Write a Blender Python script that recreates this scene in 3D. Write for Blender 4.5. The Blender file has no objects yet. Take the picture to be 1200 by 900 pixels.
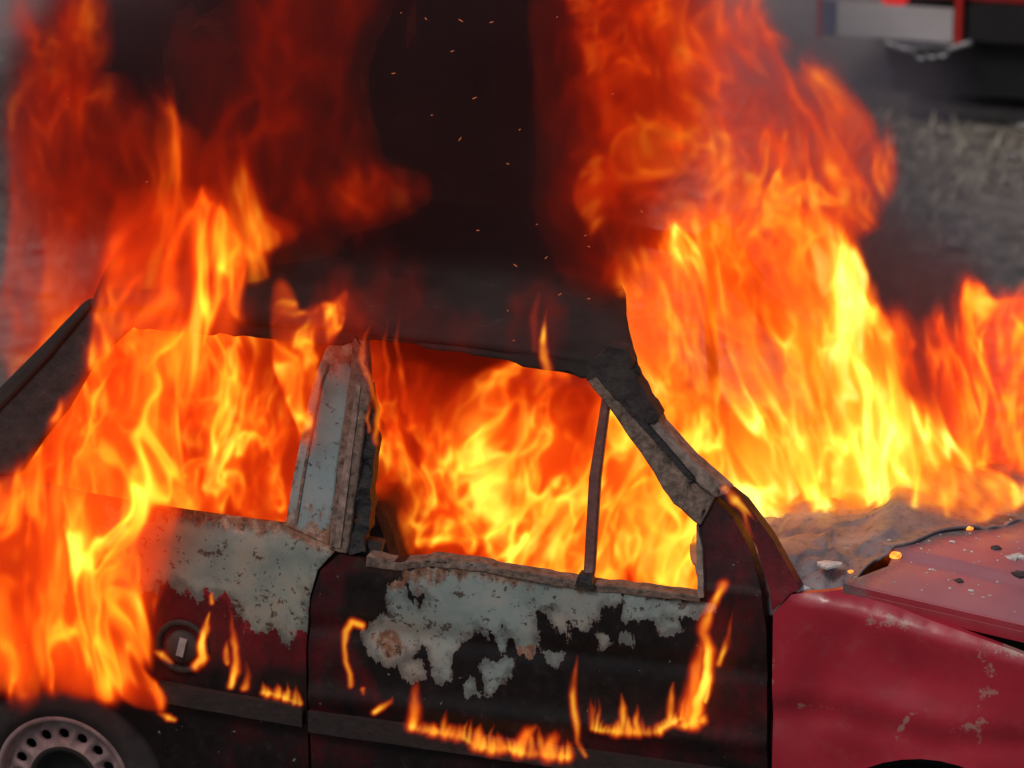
import bpy, bmesh, math, random
import numpy as np
from mathutils import Vector, Matrix
from mathutils.geometry import delaunay_2d_cdt

random.seed(7)
rng = np.random.default_rng(11)
sc = bpy.context.scene
COL = sc.collection

# ---------------------------------------------------------------- camera
PITCH, YAW, DIST, FPX = math.radians(18.5), math.radians(15.5), 12.0, 5400.0      # FPX: focal length in pixels of a 1200 px wide picture
CF = np.array([-math.sin(YAW) * math.cos(PITCH), math.cos(YAW) * math.cos(PITCH), -math.sin(PITCH)])
CR = np.array([math.cos(YAW), math.sin(YAW), 0.0])
CU = np.cross(CR, CF)
TARGET = np.array([1.30, -0.70, 1.575])
CC = TARGET - DIST * CF
cam = bpy.data.objects.new('camera', bpy.data.cameras.new('camera'))
COL.objects.link(cam)
cam.matrix_world = Matrix(((CR[0], CU[0], -CF[0], CC[0]), (CR[1], CU[1], -CF[1], CC[1]), (CR[2], CU[2], -CF[2], CC[2]), (0, 0, 0, 1)))
cam.data.sensor_width = 36.0
cam.data.lens = FPX / 1200.0 * 36.0
cam.data.clip_start, cam.data.clip_end = 0.5, 4000.0
cam.data.dof.use_dof = True
cam.data.dof.focus_distance = 12.0
cam.data.dof.aperture_fstop = 3.0
sc.camera = cam

# ---------------------------------------------------------------- light: a dull, veiled daylight
world = bpy.data.worlds.new('World')
sc.world = world
world.use_nodes = True
wt = world.node_tree
sky = wt.nodes.new('ShaderNodeTexSky')
sky.sky_type = 'NISHITA'
sky.sun_disc = False
sky.sun_elevation, sky.sun_rotation = math.radians(55), math.radians(200)
sky.dust_density = 4.0
sky.air_density = 1.0
wt.links.new(sky.outputs[0], wt.nodes['Background'].inputs[0])
wt.nodes['Background'].inputs[1].default_value = 0.07
sun = bpy.data.objects.new('sun', bpy.data.lights.new('sun', 'SUN'))
COL.objects.link(sun)
sun.data.energy = 1.0
sun.data.angle = math.radians(14)
sun.data.color = (1.0, 0.96, 0.9)
az, el = math.radians(200), math.radians(55)
sd = Vector((math.sin(az) * math.cos(el), math.cos(az) * math.cos(el), math.sin(el)))
sun.rotation_euler = sd.to_track_quat('Z', 'Y').to_euler()
sc.view_settings.view_transform = 'Standard'
sc.view_settings.look = 'None'
sc.view_settings.exposure = 0.0
sc.view_settings.gamma = 1.0
cy = sc.cycles
cy.use_denoising = True
cy.max_bounces = 6
cy.diffuse_bounces = 2
cy.glossy_bounces = 2
cy.transmission_bounces = 2
cy.volume_bounces = 0
cy.transparent_max_bounces = 96
cy.volume_step_rate = 2.0
cy.volume_max_steps = 512
cy.sample_clamp_indirect = 6.0


# ---------------------------------------------------------------- from the picture to points of the place
def unp(u, v, axis, val):
    d = CF + CR * (u - 600) / FPX - CU * (v - 450) / FPX
    return CC + (val - CC[axis]) / d[axis] * d


def proj(x, y, z):
    dx, dy, dz = x - CC[0], y - CC[1], z - CC[2]
    w = dx * CF[0] + dy * CF[1] + dz * CF[2]
    return (600 + FPX * (dx * CR[0] + dy * CR[1] + dz * CR[2]) / w,
            450 - FPX * (dx * CU[0] + dy * CU[1] + dz * CU[2]) / w)


def side_y(z):                       # the near flank of the car: upright below the belt, leaning in above it
    z = np.asarray(z, float)
    low = -0.735 - 0.012 * np.clip(1 - ((z - 0.75) / 0.4) ** 2, -1.5, 1)
    return np.where(z > 1.08, -0.732 + (z - 1.08) * 0.27, np.minimum(low, -0.70))


def S(u, v):
    y = -0.74
    for _ in range(6):
        p = unp(u, v, 1, y)
        y = float(side_y(p[2]))
    return (p[0], p[2])


def SX(pts):
    return [S(u, v) for u, v in pts]


# ---------------------------------------------------------------- materials
def new_mat(name):
    m = bpy.data.materials.new(name)
    m.use_nodes = True
    m.node_tree.nodes.clear()
    return m, m.node_tree


class NT:
    def __init__(s, name):
        s.m, s.t = new_mat(name)
        s.out = s.n('ShaderNodeOutputMaterial')
        tc = s.n('ShaderNodeTexCoord')
        s.co = tc.outputs['Object']

    def n(s, t):
        return s.t.nodes.new(t)

    def put(s, sock, v):
        if v is None:
            return
        if isinstance(v, bpy.types.NodeSocket):
            s.t.links.new(v, sock)
        elif isinstance(v, (tuple, list)) and len(v) == 3 and sock.type == 'RGBA':
            sock.default_value = (*v, 1)
        else:
            sock.default_value = v

    def math(s, op, a, b=None, c=None, clamp=False):
        n = s.n('ShaderNodeMath')
        n.operation = op
        n.use_clamp = clamp
        for i, v in enumerate((a, b, c)):
            s.put(n.inputs[i], v) if v is not None else None
        return n.outputs[0]

    def noise(s, scale, detail=4, rough=0.55, dist=0.0, co=None):
        n = s.n('ShaderNodeTexNoise')
        s.put(n.inputs['Vector'], co or s.co)
        n.inputs['Scale'].default_value = scale
        n.inputs['Detail'].default_value = detail
        n.inputs['Roughness'].default_value = rough
        n.inputs['Distortion'].default_value = dist
        return n.outputs['Fac']

    def scaled(s, sx, sy, sz):
        n = s.n('ShaderNodeVectorMath')
        n.operation = 'MULTIPLY'
        s.put(n.inputs[0], s.co)
        n.inputs[1].default_value = (sx, sy, sz)
        return n.outputs[0]

    def ramp(s, f, stops):
        n = s.n('ShaderNodeValToRGB')
        s.put(n.inputs[0], f)
        e = n.color_ramp.elements
        while len(e) < len(stops):
            e.new(0.5)
        for q, (p, c) in zip(e, stops):
            q.position = p
            q.color = (*c, 1) if len(c) == 3 else c
        return n.outputs[0]

    def step(s, f, a, b):
        n = s.n('ShaderNodeMapRange')
        s.put(n.inputs['Value'], f)
        n.inputs['From Min'].default_value = a
        n.inputs['From Max'].default_value = b
        n.interpolation_type = 'SMOOTHSTEP'
        return n.outputs[0]

    def mix(s, f, a, b, mode='MIX'):
        n = s.n('ShaderNodeMix')
        n.data_type = 'RGBA'
        n.blend_type = mode
        s.put(n.inputs[0], f)
        s.put(n.inputs[6], a)
        s.put(n.inputs[7], b)
        return n.outputs[2]

    def fmix(s, f, a, b):
        n = s.n('ShaderNodeMix')
        n.data_type = 'FLOAT'
        s.put(n.inputs[0], f)
        s.put(n.inputs[2], a)
        s.put(n.inputs[3], b)
        return n.outputs[0]

    def attr(s, name):
        n = s.n('ShaderNodeAttribute')
        n.attribute_name = name
        return n.outputs['Fac']

    def bsdf(s, color, rough=0.6, metal=0.0, height=None, bump=0.3, dist=0.01, coat=0.0, spec=0.5):
        b = s.n('ShaderNodeBsdfPrincipled')
        s.put(b.inputs['Base Color'], color)
        s.put(b.inputs['Roughness'], rough)
        s.put(b.inputs['Metallic'], metal)
        s.put(b.inputs['Specular IOR Level'], spec)
        b.inputs['Coat Weight'].default_value = coat
        if height is not None:
            n = s.n('ShaderNodeBump')
            n.inputs['Strength'].default_value = bump
            n.inputs['Distance'].default_value = dist
            s.put(n.inputs['Height'], height)
            s.t.links.new(n.outputs[0], b.inputs['Normal'])
        s.t.links.new(b.outputs[0], s.out.inputs['Surface'])
        return b


def mat_burnt(name, pale_stops, flake):
    """Car panel: crimson paint, bare pale metal, soot and rust, each laid down by a painted-on vertex value roughened by noise."""
    s = NT(name)
    big, mid, fine = s.noise(7, 6, .6), s.noise(28, 6, .65), s.noise(130, 4, .6)
    runs = s.noise(1, 5, .62, 0, s.scaled(34, 34, 13))          # flakes drawn out downwards
    rough_edge = s.math('ADD', s.math('MULTIPLY', s.math('SUBTRACT', runs, .5), 2.7), s.math('MULTIPLY', s.math('SUBTRACT', fine, .5), .7))
    pale_m = s.step(s.math('ADD', s.attr('bare'), rough_edge), -.05, .05)
    soot_m = s.step(s.math('ADD', s.attr('soot'), s.math('ADD', s.math('MULTIPLY', s.math('SUBTRACT', big, .5), 1.6), s.math('MULTIPLY', rough_edge, .25))), -.75, .65)
    soot_m = s.math('MULTIPLY', soot_m, s.math('SUBTRACT', 1.0, s.math('MULTIPLY', pale_m, .93)))
    rust_m = s.step(s.math('ADD', s.attr('rust'), rough_edge), -.25, .3)
    pale = s.ramp(big, tuple(zip((.3, .52, .75), pale_stops)))
    pale = s.mix(s.math('MULTIPLY', s.step(s.noise(3.5, 6, .65), .45, .72), .5), pale, (.30, .19, .13))
    near = s.math('SUBTRACT', 1.0, s.step(s.math('ADD', s.attr('bare'), s.math('MULTIPLY', s.math('SUBTRACT', mid, .5), 2.4)), -.1, .9))
    pale = s.mix(s.math('MULTIPLY', near, .6), pale, (.045, .04, .037))
    red = s.ramp(big, ((.3, (.13, .005, .010)), (.7, (.21, .010, .018))))
    rust = s.ramp(mid, ((.3, (.07, .025, .014)), (.52, (.22, .11, .07)), (.72, (.42, .33, .27))))
    soot = s.ramp(mid, ((.35, (.0025, .002, .0025)), (.6, (.008, .005, .006)), (.8, (.03, .02, .02))))
    c = s.mix(pale_m, red, pale)
    c = s.mix(rust_m, c, rust)
    a = s.step(s.noise(15, 7, .72), .64 - flake * .07, .67 - flake * .07)
    b = s.step(s.noise(46, 5, .7), .63 - flake * .06, .66 - flake * .06)
    c = s.mix(s.math('MULTIPLY', s.math('MAXIMUM', a, b), s.math('MULTIPLY', pale_m, .85)), c, s.ramp(fine, ((.35, (.016, .010, .009)), (.65, (.085, .04, .026)))))
    c = s.mix(soot_m, c, soot)
    bits = s.math('MULTIPLY', s.step(s.noise(52, 4, .6), .70, .72), soot_m)          # stray flecks of bare metal in the black
    c = s.mix(bits, c, (.20, .19, .18))
    r = s.fmix(pale_m, .42, .66)
    r = s.fmix(soot_m, r, s.fmix(mid, .35, .85))
    h = s.math('ADD', s.math('MULTIPLY', pale_m, -.6), s.math('ADD', s.math('MULTIPLY', soot_m, .4), s.math('ADD', s.math('MULTIPLY', mid, .6), s.math('MULTIPLY', bits, .5))))
    s.bsdf(c, r, 0, h, .6, .005, spec=.22)
    return s.m


def mat_red():
    """The front wing and bonnet: dull crimson paint with scuffs, going grey and bubbly where the 'soot' value rises."""
    s = NT('crimson_car_paint')
    big, mid, fine = s.noise(5, 6, .6), s.noise(24, 6, .65), s.noise(140, 4, .6)
    red = s.ramp(big, ((.3, (.27, .009, .022)), (.7, (.38, .016, .035))))
    edge = s.math('ADD', s.math('MULTIPLY', s.math('SUBTRACT', mid, .5), 1.2), s.math('MULTIPLY', s.math('SUBTRACT', fine, .5), .5))
    burnt = s.step(s.math('ADD', s.attr('soot'), edge), -.5, .5)
    grey = s.ramp(mid, ((.25, (.05, .035, .037)), (.5, (.13, .095, .10)), (.78, (.22, .19, .185))))
    c = s.mix(burnt, red, grey)
    specks = s.math('MULTIPLY', s.step(s.noise(80, 4, .6), .68, .71), s.step(s.attr('soot'), -.2, .5))
    c = s.mix(specks, c, (.5, .47, .44))
    scr = s.math('MULTIPLY', s.step(s.math('ADD', s.attr('bare'), s.math('MULTIPLY', edge, 2.2)), .0, .3), .6)
    c = s.mix(scr, c, s.mix(fine, (.40, .33, .27), (.30, .14, .12)))
    dust = s.math('MULTIPLY', s.step(s.noise(16, 8, .7), .5, .8), .25)
    c = s.mix(dust, c, (.26, .12, .12))
    c = s.mix(s.math('MULTIPLY', s.math('MULTIPLY', s.attr('rust'), s.fmix(big, .35, 1.0)), s.math('SUBTRACT', 1.0, burnt)), c, (.37, .20, .215))  # dusty lilac tint paints the sky's sheen on the bonnet; 'rust' holds its amount
    r = s.fmix(burnt, s.fmix(mid, .24, .42), .75)
    s.bsdf(c, r, 0, s.math('ADD', s.math('MULTIPLY', mid, s.math('ADD', burnt, .12)), specks), .45, .006, coat=.12)
    return s.m


def mat_plain(name, c0, c1, scale=20, rough=.7, metal=0, bump=.3, c2=None, dist=.006):
    s = NT(name)
    f = s.noise(scale, 6, .62)
    stops = [(.3, c0), (.65, c1)] + ([(.78, c2)] if c2 else [])
    s.bsdf(s.ramp(f, stops), rough, metal, f, bump, dist)
    return s.m


M = {}
M['burnt'] = mat_burnt('burnt_door_paint', ((.165, .205, .195), (.24, .285, .27), (.34, .365, .34)), .6)
M['burnt_rear'] = mat_burnt('burnt_rear_paint', ((.13, .155, .14), (.205, .235, .205), (.29, .275, .22)), .7)
M['burnt_pillar'] = mat_burnt('burnt_pillar_paint', ((.12, .175, .185), (.165, .23, .24), (.22, .275, .275)), .25)
M['mould'] = mat_plain('melted_moulding', (.006, .004, .004), (.022, .010, .010), 30, .7, 0, .8)
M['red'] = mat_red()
M['char'] = mat_plain('charred_metal', (.006, .004, .004), (.028, .018, .016), 30, .8, 0, .9, (.10, .07, .055), .01)
M['roof'] = mat_plain('scorched_roof_metal', (.007, .005, .005), (.020, .014, .012), 9, .9, 0, .5, (.06, .042, .032))
M['rust'] = mat_plain('rusty_scaled_metal', (.035, .022, .017), (.19, .13, .10), 48, .8, 0, 1.0, (.40, .33, .28), .01)
M['pillar'] = mat_plain('heat_dulled_metal', (.06, .038, .03), (.24, .175, .145), 38, .7, 0, .8, (.32, .25, .21))
M['pale'] = mat_plain('bare_blue_grey_metal', (.17, .235, .245), (.235, .295, .30), 9, .6, 0, .15, (.33, .33, .28))
M['rubber'] = mat_plain('burnt_rubber', (.004, .003, .004), (.012, .009, .010), 50, .6, 0, 1.0, (.10, .085, .085), .012)
M['tyre'] = mat_plain('sooty_tyre_rubber', (.010, .008, .009), (.028, .022, .023), 18, .8, 0, .3)
M['rim'] = mat_plain('dusty_steel_rim', (.13, .085, .085), (.25, .18, .18), 22, .65, .1, .25, (.27, .12, .07))
M['hole'] = mat_plain('dark_wheel_recess', (.004, .004, .004), (.01, .009, .009), 10, .9)
M['bar'] = mat_plain('scorched_red_bar', (.06, .016, .014), (.14, .045, .036), 40, .5, 0, .4)
M['foam'] = mat_plain('charred_seat', (.012, .008, .007), (.05, .03, .022), 20, .95, 0, .8)
M['white'] = mat_plain('sooty_label', (.20, .17, .17), (.30, .27, .27), 40, .6)
M['ash'] = mat_plain('white_ash', (.30, .28, .27), (.62, .60, .57), 60, .95, 0, .5)
M['flake'] = mat_plain('dark_flake', (.012, .010, .012), (.06, .05, .055), 60, .8)
M['tan'] = mat_plain('tan_filler', (.22, .15, .10), (.40, .33, .27), 60, .9)


# ---------------------------------------------------------------- object helpers
def tag(o, label=None, cat=None, group=None, kind=None):
    for k, v in (('label', label), ('category', cat), ('group', group), ('kind', kind)):
        if v:
            o[k] = v
    return o


def link(o, parent=None):
    COL.objects.link(o)
    if parent is not None:
        o.parent = parent
        o.matrix_parent_inverse = Matrix.Translation(-world_loc(parent))
    return o


def world_loc(o):
    v = Vector(o.location)
    return v        # parents stay at the origin of their own parents' frames (see link)


def empty(name, loc):
    o = bpy.data.objects.new(name, None)
    o.location = loc
    o.empty_display_size = .2
    COL.objects.link(o)
    return o


def mesh_obj(name, verts, faces, mat, parent=None, smooth=False, attrs=None):
    me = bpy.data.meshes.new(name)
    me.from_pydata([tuple(map(float, v)) for v in verts], [], faces)
    if mat:
        me.materials.append(mat)
    if smooth:
        me.polygons.foreach_set('use_smooth', [True] * len(me.polygons))
    for k, a in (attrs or {}).items():
        at = me.attributes.new(k, 'FLOAT', 'POINT')
        at.data.foreach_set('value', np.asarray(a, np.float32))
    me.update()
    o = bpy.data.objects.new(name, me)
    link(o, parent)
    return o


def boxes(lst):
    """vertices and faces of several boxes (x0,x1,y0,y1,z0,z1)"""
    V, F = [], []
    for (x0, x1, y0, y1, z0, z1) in lst:
        b = len(V)
        V += [(x, y, z) for x in (x0, x1) for y in (y0, y1) for z in (z0, z1)]
        F += [tuple(b + i for i in f) for f in ((0, 1, 3, 2), (4, 6, 7, 5), (0, 4, 5, 1), (2, 3, 7, 6), (0, 2, 6, 4), (1, 5, 7, 3))]
    return V, F


def tube(pts, rad, n=8, cap=True):
    pts = [Vector(p) for p in pts]
    rads = rad if isinstance(rad, (list, tuple)) else [rad] * len(pts)
    V, F = [], []
    up = Vector((0.13, 0.31, 0.94))
    for i, p in enumerate(pts):
        t = (pts[min(i + 1, len(pts) - 1)] - pts[max(i - 1, 0)]).normalized()
        a = t.cross(up).normalized()
        b = t.cross(a)
        for k in range(n):
            w = 2 * math.pi * k / n
            V.append(p + (a * math.cos(w) + b * math.sin(w)) * rads[i])
    for i in range(len(pts) - 1):
        for k in range(n):
            F.append((i * n + k, i * n + (k + 1) % n, (i + 1) * n + (k + 1) % n, (i + 1) * n + k))
    if cap:
        F.append(tuple(range(n))[::-1])
        F.append(tuple((len(pts) - 1) * n + k for k in range(n)))
    return V, F


def lathe(profile, c, n=48, axis='y'):
    """profile: (radius, offset along the axis)"""
    V, F = [], []
    m = len(profile)
    for k in range(n):
        w = 2 * math.pi * k / n
        for r, a in profile:
            V.append((c[0] + r * math.cos(w), c[1] + a, c[2] + r * math.sin(w)))
    for k in range(n):
        for i in range(m - 1):
            a, b = k * m + i, ((k + 1) % n) * m + i
            F.append((a, b, b + 1, a + 1))
    return V, F


def join(*vf):
    V, F = [], []
    for v, f in vf:
        b = len(V)
        V += list(v)
        F += [tuple(b + i for i in q) for q in f]
    return V, F


def sd_poly(P, poly):
    """signed distance of points P (n,2) to a polygon, positive inside"""
    P = np.asarray(P, float)
    a = np.asarray(poly, float)
    b = np.roll(a, -1, 0)
    d = np.full(len(P), 1e9)
    ins = np.zeros(len(P), bool)
    for (ax, ay), (bx, by) in zip(a, b):
        ex, ey = bx - ax, by - ay
        t = np.clip(((P[:, 0] - ax) * ex + (P[:, 1] - ay) * ey) / (ex * ex + ey * ey + 1e-12), 0, 1)
        d = np.minimum(d, np.hypot(P[:, 0] - ax - t * ex, P[:, 1] - ay - t * ey))
        c = (ay > P[:, 1]) != (by > P[:, 1])
        with np.errstate(divide='ignore', invalid='ignore'):
            ins ^= c & (P[:, 0] < (bx - ax) * (P[:, 1] - ay) / (by - ay + 1e-30) + ax)
    return np.where(ins, d, -d)


def capsule(P, segs):
    """distance of points to a polyline"""
    P = np.asarray(P, float)
    d = np.full(len(P), 1e9)
    for (ax, ay), (bx, by) in zip(segs[:-1], segs[1:]):
        ex, ey = bx - ax, by - ay
        t = np.clip(((P[:, 0] - ax) * ex + (P[:, 1] - ay) * ey) / (ex * ex + ey * ey + 1e-12), 0, 1)
        d = np.minimum(d, np.hypot(P[:, 0] - ax - t * ex, P[:, 1] - ay - t * ey))
    return d


# ---------------------------------------------------------------- lattice noise for shapes and flames
LAT = [rng.random(64 ** 3).astype(np.float32) for _ in range(3)]


def noise3(x, y, z, k=0):
    x, y, z = [np.asarray(q, np.float32) for q in (x, y, z)]
    x, y, z = np.broadcast_arrays(x, y, z)
    f = LAT[k]
    xi, yi, zi = np.floor(x), np.floor(y), np.floor(z)
    fx, fy, fz = x - xi, y - yi, z - zi
    fx, fy, fz = fx * fx * (3 - 2 * fx), fy * fy * (3 - 2 * fy), fz * fz * (3 - 2 * fz)
    xi, yi, zi = xi.astype(np.int32) & 63, yi.astype(np.int32) & 63, zi.astype(np.int32) & 63
    x1, y1, z1 = (xi + 1) & 63, (yi + 1) & 63, (zi + 1) & 63
    g = lambda a, b, c: f[(a * 64 + b) * 64 + c]
    c00 = g(xi, yi, zi) * (1 - fx) + g(x1, yi, zi) * fx
    c10 = g(xi, y1, zi) * (1 - fx) + g(x1, y1, zi) * fx
    c01 = g(xi, yi, z1) * (1 - fx) + g(x1, yi, z1) * fx
    c11 = g(xi, y1, z1) * (1 - fx) + g(x1, y1, z1) * fx
    return (c00 * (1 - fy) + c10 * fy) * (1 - fz) + (c01 * (1 - fy) + c11 * fy) * fz


def fbm(x, y, z, o=3, k=0, g=.5):
    s, a, t = 0, 1.0, 0
    for i in range(o):
        s = s + a * noise3(x + 17 * i, y + 5 * i, z + 9 * i, k)
        t += a
        a *= g
        x, y, z = x * 2.03, y * 2.03, z * 2.03
    return s / t


# ---------------------------------------------------------------- sheet-metal panels
def panel(name, poly, mat, parent, thick=.02, cell=.035, off=0.0, bump=None, attrs=None, jag=0.0, mirror=True, yfun=side_y, bevel=0):
    """A closed sheet of metal whose outline poly is given in (x, z) on the flank; it follows the flank's curve."""
    poly = [tuple(p) for p in poly]
    B = []
    for (ax, az), (bx, bz) in zip(poly, poly[1:] + poly[:1]):
        n = max(1, int(math.hypot(bx - ax, bz - az) / cell))
        for i in range(n):
            t = i / n
            B.append((ax + (bx - ax) * t, az + (bz - az) * t))
    B = np.array(B)
    if jag:
        ph = rng.random() * 50
        B[:, 0] += jag * (noise3(B[:, 0] * 30 + ph, 1.5, B[:, 1] * 30) - .5) * 2
        B[:, 1] += jag * (noise3(B[:, 0] * 30, 7.5, B[:, 1] * 30 + ph) - .5) * 2
    x0, z0 = B.min(0)
    x1, z1 = B.max(0)
    gx, gz = np.meshgrid(np.arange(x0, x1, cell), np.arange(z0, z1, cell * .9))
    gx[1::2] += cell / 2
    P = np.stack([gx.ravel(), gz.ravel()], 1)
    P += (rng.random(P.shape) - .5) * cell * .25
    P = P[sd_poly(P, B) > cell * .45]
    A = [Vector(p) for p in np.concatenate([B, P])]
    nb = len(B)
    vo, _, fo, _, _, _ = delaunay_2d_cdt(A, [(i, (i + 1) % nb) for i in range(nb)], [], 1, 1e-6)
    Q = np.array([tuple(v) for v in vo])
    y = yfun(Q[:, 1]) + off
    if bump is not None:
        y = y + bump(Q[:, 0], Q[:, 1])
    n = len(Q)
    front = np.stack([Q[:, 0], y, Q[:, 1]], 1)
    back = front + np.array([0, thick, 0])
    F, cnt = [], {}
    for f in fo:
        f = list(f)
        a = sum(Q[f[i]][0] * Q[f[(i + 1) % len(f)]][1] - Q[f[(i + 1) % len(f)]][0] * Q[f[i]][1] for i in range(len(f)))
        if a < 0:
            f = f[::-1]
        F.append(tuple(f))
        F.append(tuple(i + n for i in f[::-1]))
        for i in range(len(f)):
            e = (f[i], f[(i + 1) % len(f)])
            cnt[e] = 1
    for (a, b) in cnt:
        if (b, a) not in cnt:
            F.append((b, a, a + n, b + n))
    V = np.concatenate([front, back])
    at = {}
    if attrs:
        U = np.stack(proj(Q[:, 0], y, Q[:, 1]), 1)
        for k, fn in attrs.items():
            val = fn(Q[:, 0], Q[:, 1], U)
            at[k] = np.concatenate([val, val])
    for k in ('bare', 'soot', 'rust'):
        if k not in at:
            at[k] = np.full(2 * n, 0.0 if mat is M['red'] and k == 'rust' else -2.0)
    rim = [e for e in cnt if (e[1], e[0]) not in cnt]
    rim = {tuple(sorted(e)) for e in rim} | {tuple(sorted((a + n, b + n))) for a, b in rim}
    o = None
    for k in ((1, -1) if mirror else (1,)):
        q = mesh_obj(name, V * np.array([1, k, 1]), F if k > 0 else [f[::-1] for f in F], mat, parent, True, at)
        sh = q.data.attributes.new('sharp_edge', 'BOOLEAN', 'EDGE')
        sh.data.foreach_set('value', [tuple(sorted(e.vertices)) in rim for e in q.data.edges])
        if bevel:
            b = q.modifiers.new('bevel', 'BEVEL')
            b.width, b.segments, b.limit_method, b.angle_limit = bevel, 3, 'ANGLE', math.radians(50)
        o = o or q
    return o


def px(sd, w=18.0):
    return np.clip(sd / w, -2, 2)


# ================================================================= THE SETTING
def build_ground():
    s = NT('dry_dirt_and_stubble')
    a, b, c = s.noise(1.3, 6, .6), s.noise(9, 8, .7), s.noise(45, 5, .7)
    col = s.ramp(b, ((.36, (.05, .040, .030)), (.5, (.19, .16, .125)), (.64, (.44, .38, .31))))
    col = s.mix(s.step(c, .58, .70), col, (.60, .54, .43))
    col = s.mix(s.math('MULTIPLY', s.step(a, .45, .7), .6), col, (.36, .31, .26))
    s.bsdf(col, .95, 0, s.math('ADD', b, s.math('MULTIPLY', c, .5)), .8, .05)
    R = 2500
    g = mesh_obj('ground', [(-R, -R, 0), (R, -R, 0), (R, R, 0), (-R, R, 0)], [(0, 1, 2, 3)], s.m)
    tag(g, kind='structure')
    # worn concrete hardstanding behind the car
    s = NT('worn_concrete')
    a, b = s.noise(2.2, 6, .6), s.noise(30, 6, .65)
    col = s.ramp(a, ((.3, (.18, .155, .14)), (.7, (.27, .235, .215))))
    col = s.mix(s.math('MULTIPLY', s.step(b, .5, .72), .35), col, (.12, .11, .105))
    s.bsdf(col, .9, 0, b, .3, .01)
    p0, p1 = unp(30, 60, 2, .0), unp(1030, 128, 2, .0)
    V, n = [], 40
    for i in range(n + 1):
        x = -30 + 60 * i / n
        yy = p0[1] + (p1[1] - p0[1]) * (x - p0[0]) / (p1[0] - p0[0]) + .12 * (random.random() - .5)
        V += [(x, yy, .05), (x, 60, .05), (x, yy - .01, -.05)]
    F = []
    for i in range(n):
        F += [(3 * i, 3 * i + 3, 3 * i + 4, 3 * i + 1), (3 * i + 2, 3 * i + 5, 3 * i + 3, 3 * i)]
    tag(mesh_obj('pavement', V, F, s.m), kind='structure')
    # dry tufts and stones in the dirt behind the car
    st = mat_plain('pale_stubble', (.12, .10, .07), (.46, .41, .32), 8, .95)
    V, F = [], []
    for _ in range(9000):
        x, y = random.uniform(-5.5, 4.5), random.uniform(2.2, 8.1)
        if noise3(x * 1.1, y * 1.1, 3.3) < .42:
            continue
        h, w = random.uniform(.02, .10), random.uniform(.008, .022)
        a = random.uniform(0, math.pi)
        dx, dy = math.cos(a) * w, math.sin(a) * w
        lx, ly = random.uniform(-.04, .04), random.uniform(-.04, .04)
        b = len(V)
        V += [(x - dx, y - dy, 0), (x + dx, y + dy, 0), (x - dy, y + dx, 0), (x + lx, y + ly, h)]
        F += [(b, b + 1, b + 3), (b + 1, b + 2, b + 3), (b + 2, b, b + 3)]
    tag(mesh_obj('dry_stubble', V, F, st), 'dry pale stubble scattered over the dirt behind the burning car', 'grass', kind='stuff')
    V, F = [], []
    for _ in range(420):
        x, y = random.uniform(-5.5, 4.5), random.uniform(1.6, 8.0)
        r = random.uniform(.012, .05)
        b = len(V)
        V += [(x + r * q[0] * random.uniform(.7, 1.3), y + r * q[1] * random.uniform(.7, 1.3), .5 * r * (1 + q[2]))
              for q in ((1, 0, 0), (0, 1, 0), (-1, 0, 0), (0, -1, 0), (0, 0, 1), (.0, .0, -1))]
        F += [tuple(b + i for i in f) for f in ((0, 1, 4), (1, 2, 4), (2, 3, 4), (3, 0, 4), (1, 0, 5), (2, 1, 5), (3, 2, 5), (0, 3, 5))]
    tag(mesh_obj('stones', V, F, mat_plain('grey_stone', (.14, .13, .12), (.32, .30, .28), 12, .9)), 'small grey stones scattered over the dirt behind the burning car', 'stones', kind='stuff')


build_ground()


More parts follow.
